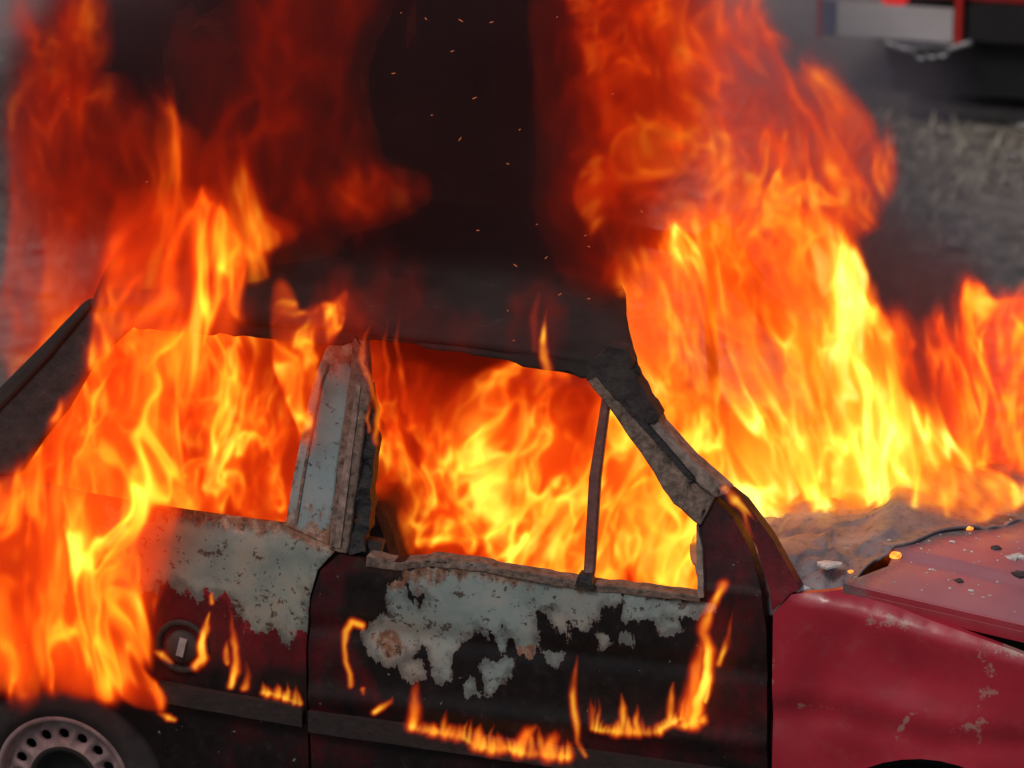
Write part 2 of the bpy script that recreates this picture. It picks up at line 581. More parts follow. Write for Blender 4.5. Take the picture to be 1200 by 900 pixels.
# ================================================================= THE VEHICLE IN THE BACKGROUND
def build_parked_vehicle():
    yv = unp(1100, 140, 2, .05)[1]
    red = mat_plain('dull_red_bodywork', (.20, .010, .012), (.33, .018, .018), 6, .4)
    dark = mat_plain('underbody_shade_black', (.0015, .0015, .002), (.004, .004, .005), 8, .85)
    root = empty('parked_vehicle', (.9, yv, .05))
    tag(root, 'red vehicle parked in the smoke, only its pale number plate and the black shade under it showing', 'vehicle')
    W = lambda u, v: unp(u, v, 1, yv)
    xl, xr = W(962, 20)[0], W(1131, 20)[0]
    zb, zt = W(1040, 42)[2], W(1040, 3)[2]
    # lower body: a near-black box standing in for the shade under the red tail
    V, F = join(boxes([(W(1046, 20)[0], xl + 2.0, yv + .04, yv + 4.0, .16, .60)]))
    mesh_obj('underbody_shade', V, F, dark, root)
    V, F = boxes([(xl - .12, xl + 2.1, yv + .02, yv + 4.1, zt + .03, 1.7)])
    mesh_obj('body', V, F, red, root)
    V, F = boxes([(xr + .02, xr + 1.6, yv - .03, yv + .12, zb + .01, zt + .02)])
    mesh_obj('bumper', V, F, mat_plain('black_bumper', (.004, .003, .003), (.009, .007, .008), 14, .6), root)
    # plate
    p = empty('number_plate', ((xl + xr) / 2, yv, zb))
    p.parent = root
    p.matrix_parent_inverse = Matrix.Translation(-Vector(root.location))
    V, F = boxes([(W(984, 20)[0], W(1119, 20)[0], yv - .045, yv - .03, zb, zt)])
    m = mat_plain('weathered_plate', (.40, .36, .36), (.50, .46, .46), 5, .5, 0, .05)

    def sub(o):
        o.parent = p
        o.matrix_parent_inverse = Matrix.Translation(-Vector(root.location))
        p_inv = Matrix.Translation(-Vector(p.location))
        o.matrix_parent_inverse = p_inv
        return o
    sub(mesh_obj('plate_face', V, F, m))
    V, F = boxes([(W(967, 20)[0], W(982, 20)[0], yv - .046, yv - .03, zb - .005, zt)])
    sub(mesh_obj('blue_band', V, F, mat_plain('faded_blue', (.045, .065, .13), (.06, .085, .16), 6, .5)))
    tp = mat_plain('red_trim_paint', (.33, .012, .010), (.45, .02, .016), 6, .35)
    for ua, ub in ((1121, 1130), (960, 965)):
        mesh_obj('red_trim', *boxes([(W(ua, 20)[0], W(ub, 20)[0], yv - .055, yv - .025, zb - .02, zt + .2)]), tp, root)
    # glowing red rear lamp above the plate
    s = NT('red_lamp_lens')
    b = s.bsdf((.5, .01, .01), .25)
    b.inputs['Emission Color'].default_value = (1, .03, .02, 1)
    b.inputs['Emission Strength'].default_value = .5
    a, c = W(1032, 1), W(1066, 1)
    V, F = lathe([(0, -.05), (.05, -.045), (.07, -.03), (.072, .0)], ((a[0] + c[0]) / 2, yv, zt + .055), 20)
    mesh_obj('rear_lamp', V, F, s.m, root, True)
    # pale trim line right under the plate
    V, F = boxes([(W(1030, 20)[0], W(1119, 20)[0], yv - .035, yv + .05, zb - .035, zb - .008)])
    mesh_obj('plate_ledge', V, F, mat_plain('grey_ledge', (.10, .10, .12), (.16, .16, .18), 8, .5), root)
    # towing bracket: two swept arms and a plate with three holes
    chrome = mat_plain('dull_steel', (.20, .20, .20), (.32, .32, .32), 12, .4, .6, .1)
    t = empty('tow_bracket', (W(1085, 58)[0], yv, W(1085, 58)[2]))
    t.parent = root
    t.matrix_parent_inverse = Matrix.Translation(-Vector(root.location))
    tin = Matrix.Translation(-Vector(t.location))
    for pts in (((1040, 44), (1050, 49), (1064, 53), (1080, 56)), ((1108, 54), (1120, 52), (1132, 48), (1142, 45))):
        V, F = tube([W(*q) - np.array([0, .07, 0]) for q in pts], [.014, .013, .013, .015], 10)
        o = mesh_obj('arm', V, F, chrome, None, True)
        o.parent, o.matrix_parent_inverse = t, tin
    for i, u in enumerate((1083, 1096, 1108)):
        c = W(u, 57 - i * 1.5)
        V, F = lathe([(.030, -.02), (.030, .01), (.020, .01), (.020, -.02), (.030, -.02)], (c[0], yv - .07, c[2]), 18)
        o = mesh_obj('ring', V, F, chrome, None, True)
        o.parent, o.matrix_parent_inverse = t, tin
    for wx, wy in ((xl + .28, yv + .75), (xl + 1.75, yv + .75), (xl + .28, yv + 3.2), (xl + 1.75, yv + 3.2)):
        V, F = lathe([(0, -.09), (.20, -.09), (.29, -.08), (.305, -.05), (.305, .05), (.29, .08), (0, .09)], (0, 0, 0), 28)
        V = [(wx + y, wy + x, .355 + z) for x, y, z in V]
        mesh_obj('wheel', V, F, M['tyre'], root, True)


build_parked_vehicle()

# ================================================================= THE BURNING CAR
car = empty('burning_car', (1.2, 0, 0))
tag(car, 'burning crimson hatchback, windows gone, scorched to bare metal along its side', 'car')


def dents(amp, f, seed=0):
    return lambda x, z: amp * (fbm(x * f + seed, seed * .7, z * f, 3) - .5) * 2


# -- rear quarter panel with the wheel arch cut out
arch_r = .325
arch = [(.02 + arch_r * math.cos(a), .275 + arch_r * math.sin(a)) for a in np.linspace(math.radians(-12), math.radians(192), 26)]
quarter = SX([(20, 558), (90, 578), (162, 592), (250, 604), (334, 615), (362, 628), (396, 642), (372, 668), (363, 700), (359, 760)])
xq = quarter[-1][0]
quarter += [(xq, .5), (xq, .24)] + arch + [(-.62, .3), (-.66, .7), (-.60, 1.02)] + SX([(-60, 556)])
pale_q = [(120, 590), (335, 612), (402, 640), (368, 690), (361, 742), (340, 752), (318, 738), (300, 745), (284, 742), (276, 712), (250, 696), (225, 700), (196, 684), (165, 700), (120, 700)]


def q_soot(x, z, U):
    low = px(U[:, 1] - 752 - .12 * (U[:, 0] - 180), 40) * .8
    arch_d = np.hypot(x - .02, z - .275)
    a = px((.56 - arch_d) * 430, 60)
    r = px(sd_poly(U, [(150, 640), (205, 632), (215, 660), (160, 668)]), 14)
    return np.maximum.reduce([np.minimum(low, .5), a, r * .7, px(170 - U[:, 0], 40), np.where(sd_poly(U, pale_q) < 6, .05, -1.1)])


panel('rear_quarter_panel', quarter, M['burnt_rear'], car, .02, .026, 0, dents(.008, 3.5),
      {'bare': lambda x, z, U: px(sd_poly(U, pale_q), 22),
       'soot': q_soot,
       'rust': lambda x, z, U: np.maximum(px(9 - capsule(U, [(162, 594), (334, 617), (398, 644)]), 10) * .5, -.75 + .0 * x)})

# -- B pillar, its flange and the burnt seal behind the door
panel('b_pillar', SX([(334, 616), (343, 560), (352, 515), (366, 450), (380, 412), (394, 390), (420, 396), (412, 448), (397, 540), (386, 640), (362, 629)]), M['burnt_pillar'], car, .05, .014, -.004, None,
      {'bare': lambda x, z, U: np.full(len(x), 2.0),
       'soot': lambda x, z, U: px(428 - U[:, 1], 22),
       'rust': lambda x, z, U: np.maximum.reduce([px(U[:, 1] - 606, 30) * .5 - .1, px(432 - U[:, 1], 16) * .6, px(4 - capsule(U, [(334, 616), (343, 560), (352, 515), (366, 450), (378, 424)]), 8) * .6, -.62 + 0 * x])}, bevel=.014)
panel('pillar_groove', SX([(346, 611), (357, 545), (377, 446), (385, 426), (387, 426), (379, 448), (360, 545), (349, 612)]), M['rust'], car, .02, .03, -.009)
panel('pillar_flange', SX([(414, 396), (430, 400), (436, 458), (426, 520), (408, 648), (397, 644), (386, 640), (397, 540), (410, 448)]), M['rust'], car, .035, .022, -.012, dents(.004, 12), jag=.003, bevel=0.006)
panel('flange_stripe', SX([(402, 560), (409, 520), (420, 448), (425, 450), (416, 520), (401, 640), (394, 639)]), M['pillar'], car, .012, .03, -.018)
panel('door_seal', SX([(434, 458), (439, 474), (437, 560), (430, 648), (408, 648), (417, 590), (426, 520)]), M['rubber'], car, .05, .010, .004, dents(.016, 36), jag=.016)

# -- C pillar and the tailgate edge
panel('c_pillar', SX([(106, 353), (150, 343), (156, 384), (131, 407), (104, 436), (76, 484), (48, 518), (20, 560), (-62, 556), (-40, 520), (0, 470)]), M['char'], car, .05, .03, 0, dents(.006, 6), bevel=0.014)
panel('tailgate_edge', SX([(100, 352), (110, 358), (60, 418), (4, 478), (-70, 560), (-84, 552), (-8, 462), (50, 404)]), M['roof'], car, .06, .04, -.014, bevel=0.014)

# -- door
gap = [(838, 580), (862, 603), (882, 640), (896, 690), (902, 740), (903, 900)]
dpoly = SX([(362, 760), (366, 700), (376, 668), (399, 648), (432, 657), (500, 655), (560, 661), (690, 685), (820, 699), (824, 640), (819, 612), (836, 584), (859, 605), (879, 642), (893, 692), (899, 740), (900, 900)])
xd0, xd1 = dpoly[0][0], dpoly[-1][0]
dpoly += [(xd1, .42), (xd1 - .06, .30), (xd0 + .05, .30), (xd0 + .004, .42)]
pale_d = [(478, 672), (512, 668), (562, 664), (640, 678), (700, 692), (790, 706), (830, 712), (800, 722), (734, 722), (730, 706), (704, 703), (698, 722), (680, 738), (664, 722), (646, 708),
          (622, 712), (626, 752), (624, 764), (612, 762), (590, 728), (584, 732), (591, 748), (590, 760), (578, 744), (554, 730), (548, 744), (536, 750), (526, 766), (528, 797), (517, 797), (510, 782),
          (504, 760), (488, 746), (484, 762), (468, 772), (452, 776), (436, 762), (431, 744), (460, 716), (456, 690), (474, 690), (476, 704), (490, 716), (508, 700), (500, 688), (482, 690)]
pale_d2 = [(566, 780), (598, 772), (596, 788), (584, 800), (574, 810), (568, 795)]


def d_bare(x, z, U):
    bits = [[(640, 712), (664, 720), (670, 748), (652, 740)], [(700, 744), (714, 738), (718, 756), (704, 762)], [(468, 776), (492, 772), (497, 794), (478, 797)], [(726, 748), (740, 744), (742, 758)],
            [(540, 800), (556, 796), (560, 812), (546, 816)], [(640, 764), (656, 766), (650, 780)], [(770, 728), (796, 726), (800, 738), (778, 740)]]
    return np.maximum.reduce([px(sd_poly(U, pale_d) + 5.5, 13), px(sd_poly(U, pale_d2) + 4.5, 13)] + [px(sd_poly(U, b) + 2.0, 13) for b in bits])


def d_soot(x, z, U):
    core = px(sd_poly(U, [(395, 655), (700, 690), (845, 705), (835, 790), (760, 860), (560, 880), (440, 830), (385, 740)]), 26)
    out = np.where(U[:, 0] > 800, .30, .42) + 0 * x
    s = np.maximum(np.maximum(core, out), px(U[:, 1] - 868, 30) * .5)
    return s


def d_bump(x, z):
    sw = .010 * np.exp(-((z - .86) / .03) ** 2) - .012 * np.exp(-((z - .66) / .03) ** 2)
    return sw + .007 * (fbm(x * 5, 2.2, z * 5, 3) - .5) * 2


panel('door', dpoly, M['burnt'], car, .05, .0115, -.006, d_bump,
      {'bare': d_bare, 'soot': d_soot,
       'rust': lambda x, z, U: np.maximum.reduce([px(sd_poly(U, [(434, 745), (462, 735), (478, 760), (455, 776)]), 10), px(sd_poly(U, [(600, 758), (630, 752), (628, 778), (604, 776)]), 9),
                                                  px(8 - capsule(U, [(436, 662), (520, 668), (690, 690)]), 8) * .35, px(sd_poly(U, [(405, 640), (440, 655), (560, 668), (480, 690), (420, 690)]), 16) * .6]) - .12})
panel('window_sill', SX([(431, 650), (470, 657), (505, 652), (560, 658), (690, 682), (820, 697), (822, 704), (690, 692), (560, 669), (505, 662), (470, 667), (430, 664)]), M['rust'], car, .05, .012, -.011, dents(.003, 24), jag=.004, bevel=.003)
panel('window_post', SX([(818, 612), (825, 640), (827, 697), (820, 698), (818, 640)]), M['pillar'], car, .03, .02, -.02)
# -- windscreen pillar and the door's window frame
panel('window_frame', SX([(690, 444), (698, 436), (760, 502), (812, 562), (838, 584), (822, 616), (790, 588), (740, 512)]), M['rust'], car, .045, .02, -.016, dents(.005, 20), jag=.004, bevel=0.006)
panel('a_pillar', SX([(692, 440), (696, 424), (728, 412), (746, 446), (776, 500), (812, 540), (856, 578), (838, 584), (812, 562), (760, 502), (698, 436)]), M['pillar'], car, .07, .02, -.006, dents(.005, 16), jag=.003, bevel=0.014)
panel('pillar_seam', SX([(700, 437), (704, 435), (766, 500), (816, 558), (812, 562), (760, 504)]), M['rubber'], car, .01, .03, -.02, mirror=False)
panel('quarter_window_bar', SX([(706, 462), (715, 472), (704, 560), (696, 676), (683, 674), (690, 560)]), M['bar'], car, .025, .02, -.006, bevel=0.006)
panel('bar_foot', SX([(681, 668), (697, 671), (700, 686), (676, 684)]), M['rubber'], car, .03, .012, -.024, jag=.006)
panel('pillar_cap', SX([(688, 446), (688, 424), (716, 406), (738, 410), (748, 446), (772, 486), (756, 494), (730, 470), (702, 440)]), M['char'], car, .06, .012, -.019, dents(.010, 26), jag=.013, bevel=.003)
panel('door_jamb', SX([(345, 800), (350, 700), (366, 655), (394, 630), (445, 640), (436, 672), (396, 690), (378, 800)]), M['mould'], car, .03, .04, .028)
# -- the wedge between door and wing, and the wing
panel('cowl_side', SX([(840, 579), (857, 575), (874, 588), (905, 630), (938, 690), (926, 695), (906, 716), (902, 690), (887, 640), (865, 601)]), M['burnt'], car, .04, .02, -.004, None,
      {'soot': lambda x, z, U: px(660 - U[:, 1], 60) * .5 - .02})
farch = [(2.44 + .35 * math.cos(a), .315 + .35 * math.sin(a)) for a in np.linspace(math.radians(-14), math.radians(194), 26)]
wing = SX([(905, 900), (905, 800), (906, 719), (928, 696), (990, 697), (1050, 718), (1200, 769)])
xf = wing[0][0]
dzdx = (wing[-1][1] - wing[-2][1]) / (wing[-1][0] - wing[-2][0])
wing += [(3.12, wing[-1][1] + dzdx * (3.12 - wing[-1][0])), (3.16, .70), (3.14, .32)] + farch + [(xf, .22)]


def w_bump(x, z):
    u, v = proj(x, -.74 + 0 * x, z)
    U = np.stack([u, v], 1)
    b = .010 * (fbm(x * 4 + 3, 1.0, z * 4, 2) - .5)
    b = b + .009 * np.exp(-(capsule(U, [(905, 832), (985, 838), (1100, 870), (1200, 872)]) / 16) ** 2)          # a long dent
    b = b - .006 * np.exp(-(capsule(U, [(905, 815), (985, 820), (1090, 846), (1200, 850)]) / 18) ** 2)
    b = b + .016 * np.exp(-(capsule(U, [(940, 850), (1000, 760), (1060, 790)]) / 34) ** 2)
    b = b + .014 * np.exp(-(((u - 1110) / 60) ** 2 + ((v - 800) / 36) ** 2))
    lip = np.exp(-(np.maximum(0, np.hypot(x - 2.44, z - .30) - .335) / .02) ** 2)
    sh = np.clip((v - (697 + .285 * (u - 985))) / 22, 0, 1)      # the rounded shoulder under the bonnet
    return b - .012 * lip + .05 * (1 - sh) ** 2


def w_scr(x, z, U):
    l = [(5, [(1150, 765), (1160, 790), (1155, 812)]), (3, [(1148, 812), (1146, 880)]), (4, [(1118, 855), (1160, 848)]), (2.6, [(1050, 868), (1056, 850), (1064, 840)]), (2, [(1066, 836), (1096, 832)]),
         (5, [(1017, 727), (1040, 725), (1066, 730)]), (6, [(1172, 760), (1200, 766)]), (2, [(1140, 815), (1172, 812)]), (2, [(905, 770), (905, 800)]), (1.5, [(935, 826), (980, 830)])]
    return np.maximum.reduce([np.clip((w - capsule(U, s)) / w, -2, 1) * (.30 if w != 2.6 else .8) for w, s in l])


panel('front_wing', wing, M['red'], car, .02, .018, -.002, w_bump, {'bare': w_scr})
# -- sill and side mouldings
panel('sill', [(.34, .34), (xf - .01, .40), (2.11, .24), (2.08, .19), (.34, .16), (.30, .24)], M['char'], car, .12, .05, .02)


def strip(name, u0v0, u1v1, h, x0=None, x1=None):
    a, b = S(*u0v0), S(*u1v1)
    return panel(name, [(a[0], a[1]), (b[0], b[1]), (b[0], b[1] - h), (a[0], a[1] - h)], M['mould'], car, .03, .035, -.026, dents(.004, 14))


strip('side_moulding', (188, 797), (357, 826), .055)
strip('side_moulding', (364, 830), (898, 906), .06)
# -- fuel filler
fx, fz = S(214, 757)
fy = float(side_y(fz))
V, F = lathe([(.078, -.004), (.074, -.012), (.064, -.010), (.056, .002), (.052, .03), (.0, .032)], (fx, fy, fz), 36)
fc = mesh_obj('fuel_filler', V, F, M['char'], car, True)
V, F = lathe([(.046, .028), (.046, -.006), (.040, -.016), (.0, -.018)], (fx, fy, fz), 28)
cap = mesh_obj('filler_cap', V, F, M['tyre'], None, True)
cap.parent = fc
V, F = boxes([(-.010, .010, -.007, .002, -.026, .026)])
R = Matrix.Rotation(math.radians(14), 3, 'Y')
V = [Vector((fx + .004, fy - .017, fz + .004)) + R @ Vector(v) for v in V]
lb = mesh_obj('keyhole_tag', V, F, M['white'], None)
lb.parent = fc


# -- roof
def roof_build():
    nx, ny = 44, 30
    near = [S(118, 352), S(150, 346), S(290, 368), S(400, 378), S(560, 396), S(690, 418), S(735, 430)]
    X0, X1 = .10, near[-1][0] + .02
    xs = [p[0] for p in near]
    rag = lambda t: -.60 * ((t + 1) / 2) ** 1.15 + .03 * (float(noise3(t * 6 + 3, 1.0, 2.0)) - .5)
    zs = [p[1] for p in near]
    V = []
    for i in range(nx + 1):
        for j in range(ny + 1):
            t = j / ny * 2 - 1
            fr = .05 * (1 - t * t) + rag(t)
            x = X0 - .05 * (1 - t * t) + (X1 + fr - X0 + .05 * (1 - t * t)) * i / nx
            z = float(np.interp(x, xs, zs))
            yy = .60 * t
            cr = .065 * (1 - abs(t) ** 2.6)
            cr += .03 * (float(fbm(x * 3, yy * 3, 4.0, 2)) - .5) * (1 - t * t)
            V.append((x, yy, z + cr - .005))
    F = []
    w = ny + 1
    for i in range(nx):
        for j in range(ny):
            a = i * w + j
            F.append((a, a + w, a + w + 1, a + 1))
    n = len(V)
    V += [(x, y * .97, z - .03) for x, y, z in V]
    F += [tuple(q + n for q in f[::-1]) for f in F]
    ring = [i * w for i in range(nx + 1)] + [nx * w + j for j in range(1, w)] + [i * w + ny for i in range(nx - 1, -1, -1)] + [j for j in range(ny - 1, 0, -1)]
    for a, b in zip(ring, ring[1:] + ring[:1]):
        F.append((b, a, a + n, b + n))
    mesh_obj('roof', V, F, M['roof'], car, True)


roof_build()
panel('roof_rail', SX([(150, 344), (290, 367), (400, 377), (560, 396), (690, 418), (716, 424), (712, 437), (690, 443), (560, 417), (480, 404), (430, 396), (400, 404), (300, 396), (156, 386)]),
      M['roof'], car, .06, .02, -.006, dents(.010, 9), jag=.009, bevel=0.014)


# -- bonnet
HR, HF = unp(988, 684, 1, -.70), unp(1200, 733, 1, -.70)
hx0, hx1 = HR[0], 3.16


def hood_z(x, y):
    z = HR[2] + (HF[2] - HR[2]) * (x - HR[0]) / (HF[0] - HR[0])
    t = np.abs(y) / .70
    z = z + .045 * (1 - t ** 2.2) + .016 * (1 / (1 + np.exp(-(.49 - np.abs(y)) / .004)))
    z = z + .010 * (fbm(x * 5, y * 5, 2.0, 2) - .5) * (1 - t ** 4)
    return z - .05 * np.clip((x - 2.95) / .21, 0, 1) ** 2


def hood_build():
    nx, ny = 90, 110
    V, at = [], []
    X = np.zeros((nx + 1, ny + 1))
    Y = np.zeros_like(X)
    for i in range(nx + 1):
        for j in range(ny + 1):
            t = j / ny * 2 - 1
            back = hx0 + .09 * min(1, (1 - abs(t)) / .2)
            X[i, j] = back + (hx1 + .06 * (1 - t * t) - back) * i / nx
            Y[i, j] = .70 * t
    Z = hood_z(X, Y)
    top = np.stack([X.ravel(), Y.ravel(), Z.ravel()], 1)
    edge = px((.46 - (X.ravel() - hx0) - .16 * np.clip(Y.ravel() + .7, 0, 2)) * 1000, 150)
    edge = edge + .5 * (fbm(X.ravel() * 6, Y.ravel() * 6, 1.1, 3) - .5)
    yy = Y.ravel()
    lim = np.clip(.31 * (yy + .70), 0, .07) + .85 * np.clip(yy + .48, 0, .9)
    edge = px((lim + .05 - (X.ravel() - hx0)) * 1000, 90)
    n, w = len(top), ny + 1
    V = np.concatenate([top, top + np.array([0, 0, -.018])])
    F = [(i * w + j, (i + 1) * w + j, (i + 1) * w + j + 1, i * w + j + 1) for i in range(nx) for j in range(ny)]
    F += [tuple(q + n for q in f[::-1]) for f in F]
    ring = [i * w for i in range(nx + 1)] + [nx * w + j for j in range(1, w)] + [i * w + ny for i in range(nx - 1, -1, -1)] + [j for j in range(ny - 1, 0, -1)]
    low = {}
    V = list(map(tuple, V))
    for a in ring:          # the turned-down lip
        low[a] = len(V)
        V.append((V[a][0], V[a][1] * .997, V[a][2] - .048))
    for a, b in zip(ring, ring[1:] + ring[:1]):
        F.append((b, a, low[a], low[b]))
        F.append((low[b], low[a], a + n, b + n))
    soot = np.concatenate([edge, edge, [edge[a] for a in ring]])
    mesh_obj('bonnet', V, F, M['red'], car, True, {'soot': soot, 'bare': np.full(len(soot), -2.0), 'rust': np.concatenate([np.where(np.abs(Y.ravel()) > .694, .15, .95), np.full(n, .2), np.full(len(ring), .0)])})  # 'rust' here is the painted sky sheen, strong on top, kept off the lip
    bpy.data.objects['bonnet'].data.polygons.foreach_set('use_smooth', [i < nx * ny * 2 for i in range(len(bpy.data.objects['bonnet'].data.polygons))])


hood_build()


# -- scuttle: the burnt sheet between windscreen and bonnet, wrinkled and slumped over the rear of the bonnet
def scuttle_build():
    nx, ny = 96, 130
    V = []
    for i in range(nx + 1):
        for j in range(ny + 1):
            t = j / ny * 2 - 1
            y = .69 * t
            f = i / nx
            lim = min(max(.31 * (y + .70), 0), .07) + .85 * min(max(y + .48, 0), .62)
            lim *= 1 + .25 * (float(noise3(y * 9, .3, .7)) - .5)
            xa, xb = hx0 - .36 - .13 * (1 - t ** 4), hx0 + .012 + lim
            x = xa + (xb - xa) * f + .022 * (float(noise3(y * 14, 1.2, 3.4)) - .5) * f
            k = min(max((x - hx0 + .05) / .12, 0), 1)
            k = k * k * (3 - 2 * k)
            base = (HR[2] - .01 - .05 * (hx0 - x if x < hx0 else 0)) * (1 - k) + (float(hood_z(np.array(x), np.array(y))) + .006) * k
            wr = .040 * math.sin(math.pi * min(1, f * .98)) ** 1.5 * (.15 + 1.2 * float(noise3(y * 4.2 + 4, x * 4.2, 1.0)))
            rid = .009 * (float(fbm(x * 14, y * 11, 5.0, 3)) - .5) + .012 * max(0, 1 - abs(float(fbm(x * 4.5 + 2, y * 5.5, 8.0, 2)) - .5) / .05) * (1 - k) - .014 * max(0, 1 - abs(float(fbm(x * 8 + 5, y * 6 + 1, 3.0, 2)) - .5) / .06)
            e = max(0, abs(t) - .82) / .18
            V.append((x, y, base + wr * (1 - e) + rid - .085 * e * e * (1 - k) + (.003 + .012 * float(noise3(y * 8, 2.2, 9.1))) * max(0, f - .93) / .07 - .006 * f))
    w = ny + 1
    F = [(i * w + j, (i + 1) * w + j, (i + 1) * w + j + 1, i * w + j + 1) for i in range(nx) for j in range(ny)]
    n = len(V)
    V += [(x, y, z - .008) for x, y, z in V]
    F += [tuple(q + n for q in f[::-1]) for f in F]
    ring = [i * w for i in range(nx + 1)] + [nx * w + j for j in range(1, w)] + [i * w + ny for i in range(nx - 1, -1, -1)] + [j for j in range(ny - 1, 0, -1)]
    for a, b in zip(ring, ring[1:] + ring[:1]):
        F.append((b, a, a + n, b + n))
    s = NT('peeling_burnt_sheet')
    a, b, c = s.noise(6, 6, .6), s.noise(38, 6, .7), s.noise(110, 3, .5)
    col = s.ramp(a, ((.3, (.10, .078, .085)), (.55, (.19, .155, .168)), (.75, (.29, .255, .27))))
    col = s.mix(s.math('MULTIPLY', s.step(b, .5, .7), .6), col, (.04, .028, .028))
    col = s.mix(s.step(s.noise(70, 5, .65), .69, .72), col, (.46, .42, .40))
    s.bsdf(col, s.fmix(b, .35, .75), 0, b, .6, .006)
    mesh_obj('scuttle_panel', V, F, s.m, car, True)


scuttle_build()

# -- wipers standing out of the flames, far corner of the bonnet
wb = unp(1131, 512, 1, .52)
V, F = tube([wb + np.array(q) for q in ((-.125, 0, -.035), (-.085, 0, -.004), (-.035, 0, .004), (0, 0, -.008), (.01, 0, -.03))], [.008, .008, .009, .011, .009], 8)
V2, F2 = tube([wb + np.array(q) for q in ((.002, 0, -.01), (-.012, .0, .07), (-.032, .01, .16), (-.046, .02, .24))], [.009, .006, .005, .004], 8)
mesh_obj('wiper_arm', *join((V, F), (V2, F2)), M['rubber'], car, True)
# -- inner shell: floor, bulkhead, dashboard, seats, tail and nose panels
V, F = boxes([(-.5, 2.1, -.66, .66, .26, .32), (2.06, 2.14, -.68, .68, .32, 1.03), (-.62, -.54, -.68, .68, .30, .98)])
mesh_obj('floor_pan', V, F, M['char'], car)
for yy in (-.655, .625):
    mesh_obj('inner_wing', *boxes([(2.16, 3.05, yy, yy + .03, .55, 1.03)]), M['hole'], car)  # coloured near-black to paint in the shade of the gap below the bonnet lip
V, F = boxes([(1.86, 2.06, -.66, .66, .72, 1.02)])
d = mesh_obj('dashboard', V, F, M['foam'], car)
bv = d.modifiers.new('bevel', 'BEVEL')
bv.width, bv.segments = .05, 3
V, F = boxes([(3.06, 3.14, -.66, .66, .30, .98)])
mesh_obj('nose_panel', V, F, M['red'], car)
V, F = boxes([(3.10, 3.24, -.70, .70, .34, .52)])
o = mesh_obj('front_bumper', V, F, M['tyre'], car)
o.modifiers.new('bevel', 'BEVEL').width = .03
for yy in (-.36, .36):
    a = math.radians(18)
    V, F = [], []
    for (x0, x1, z0, z1, tilt) in ((1.02, 1.50, .46, .60, 0), (-.07, .06, .0, .60, a), (-.05, .04, .62, .80, a)):
        v, f = boxes([(x0, x1, yy - .22 if z0 < .6 else yy - .11, yy + .22 if z0 < .6 else yy + .11, z0, z1)])
        if tilt:
            v = [(1.02 + x * math.cos(tilt) - z * math.sin(tilt), y, .56 + x * math.sin(tilt) + z * math.cos(tilt)) for x, y, z in v]
        V, F = join((V, F), (v, f))
    o = mesh_obj('front_seat', V, F, M['foam'], car)
    bv = o.modifiers.new('bevel', 'BEVEL')
    bv.width, bv.segments = .045, 2
V, F = boxes([(.05, .45, -.60, .60, .48, .60)])
v, f = boxes([(-.06, .06, -.60, .60, 0, .50)])
v = [(.05 + x * math.cos(.3) - z * math.sin(.3), y, .56 + x * math.sin(.3) + z * math.cos(.3)) for x, y, z in v]
o = mesh_obj('rear_bench', *join((V, F), (v, f)), M['foam'], car)
o.modifiers.new('bevel', 'BEVEL').width = .04
sw = []
for k in range(25):
    w = 2 * math.pi * k / 24
    sw.append(Vector((1.72, .36, .98)) + Matrix.Rotation(-.45, 3, 'Y') @ Vector((0, .18 * math.cos(w), .18 * math.sin(w))))
mesh_obj('steering_wheel', *tube(sw, .014, 8, False), M['rubber'], car, True)


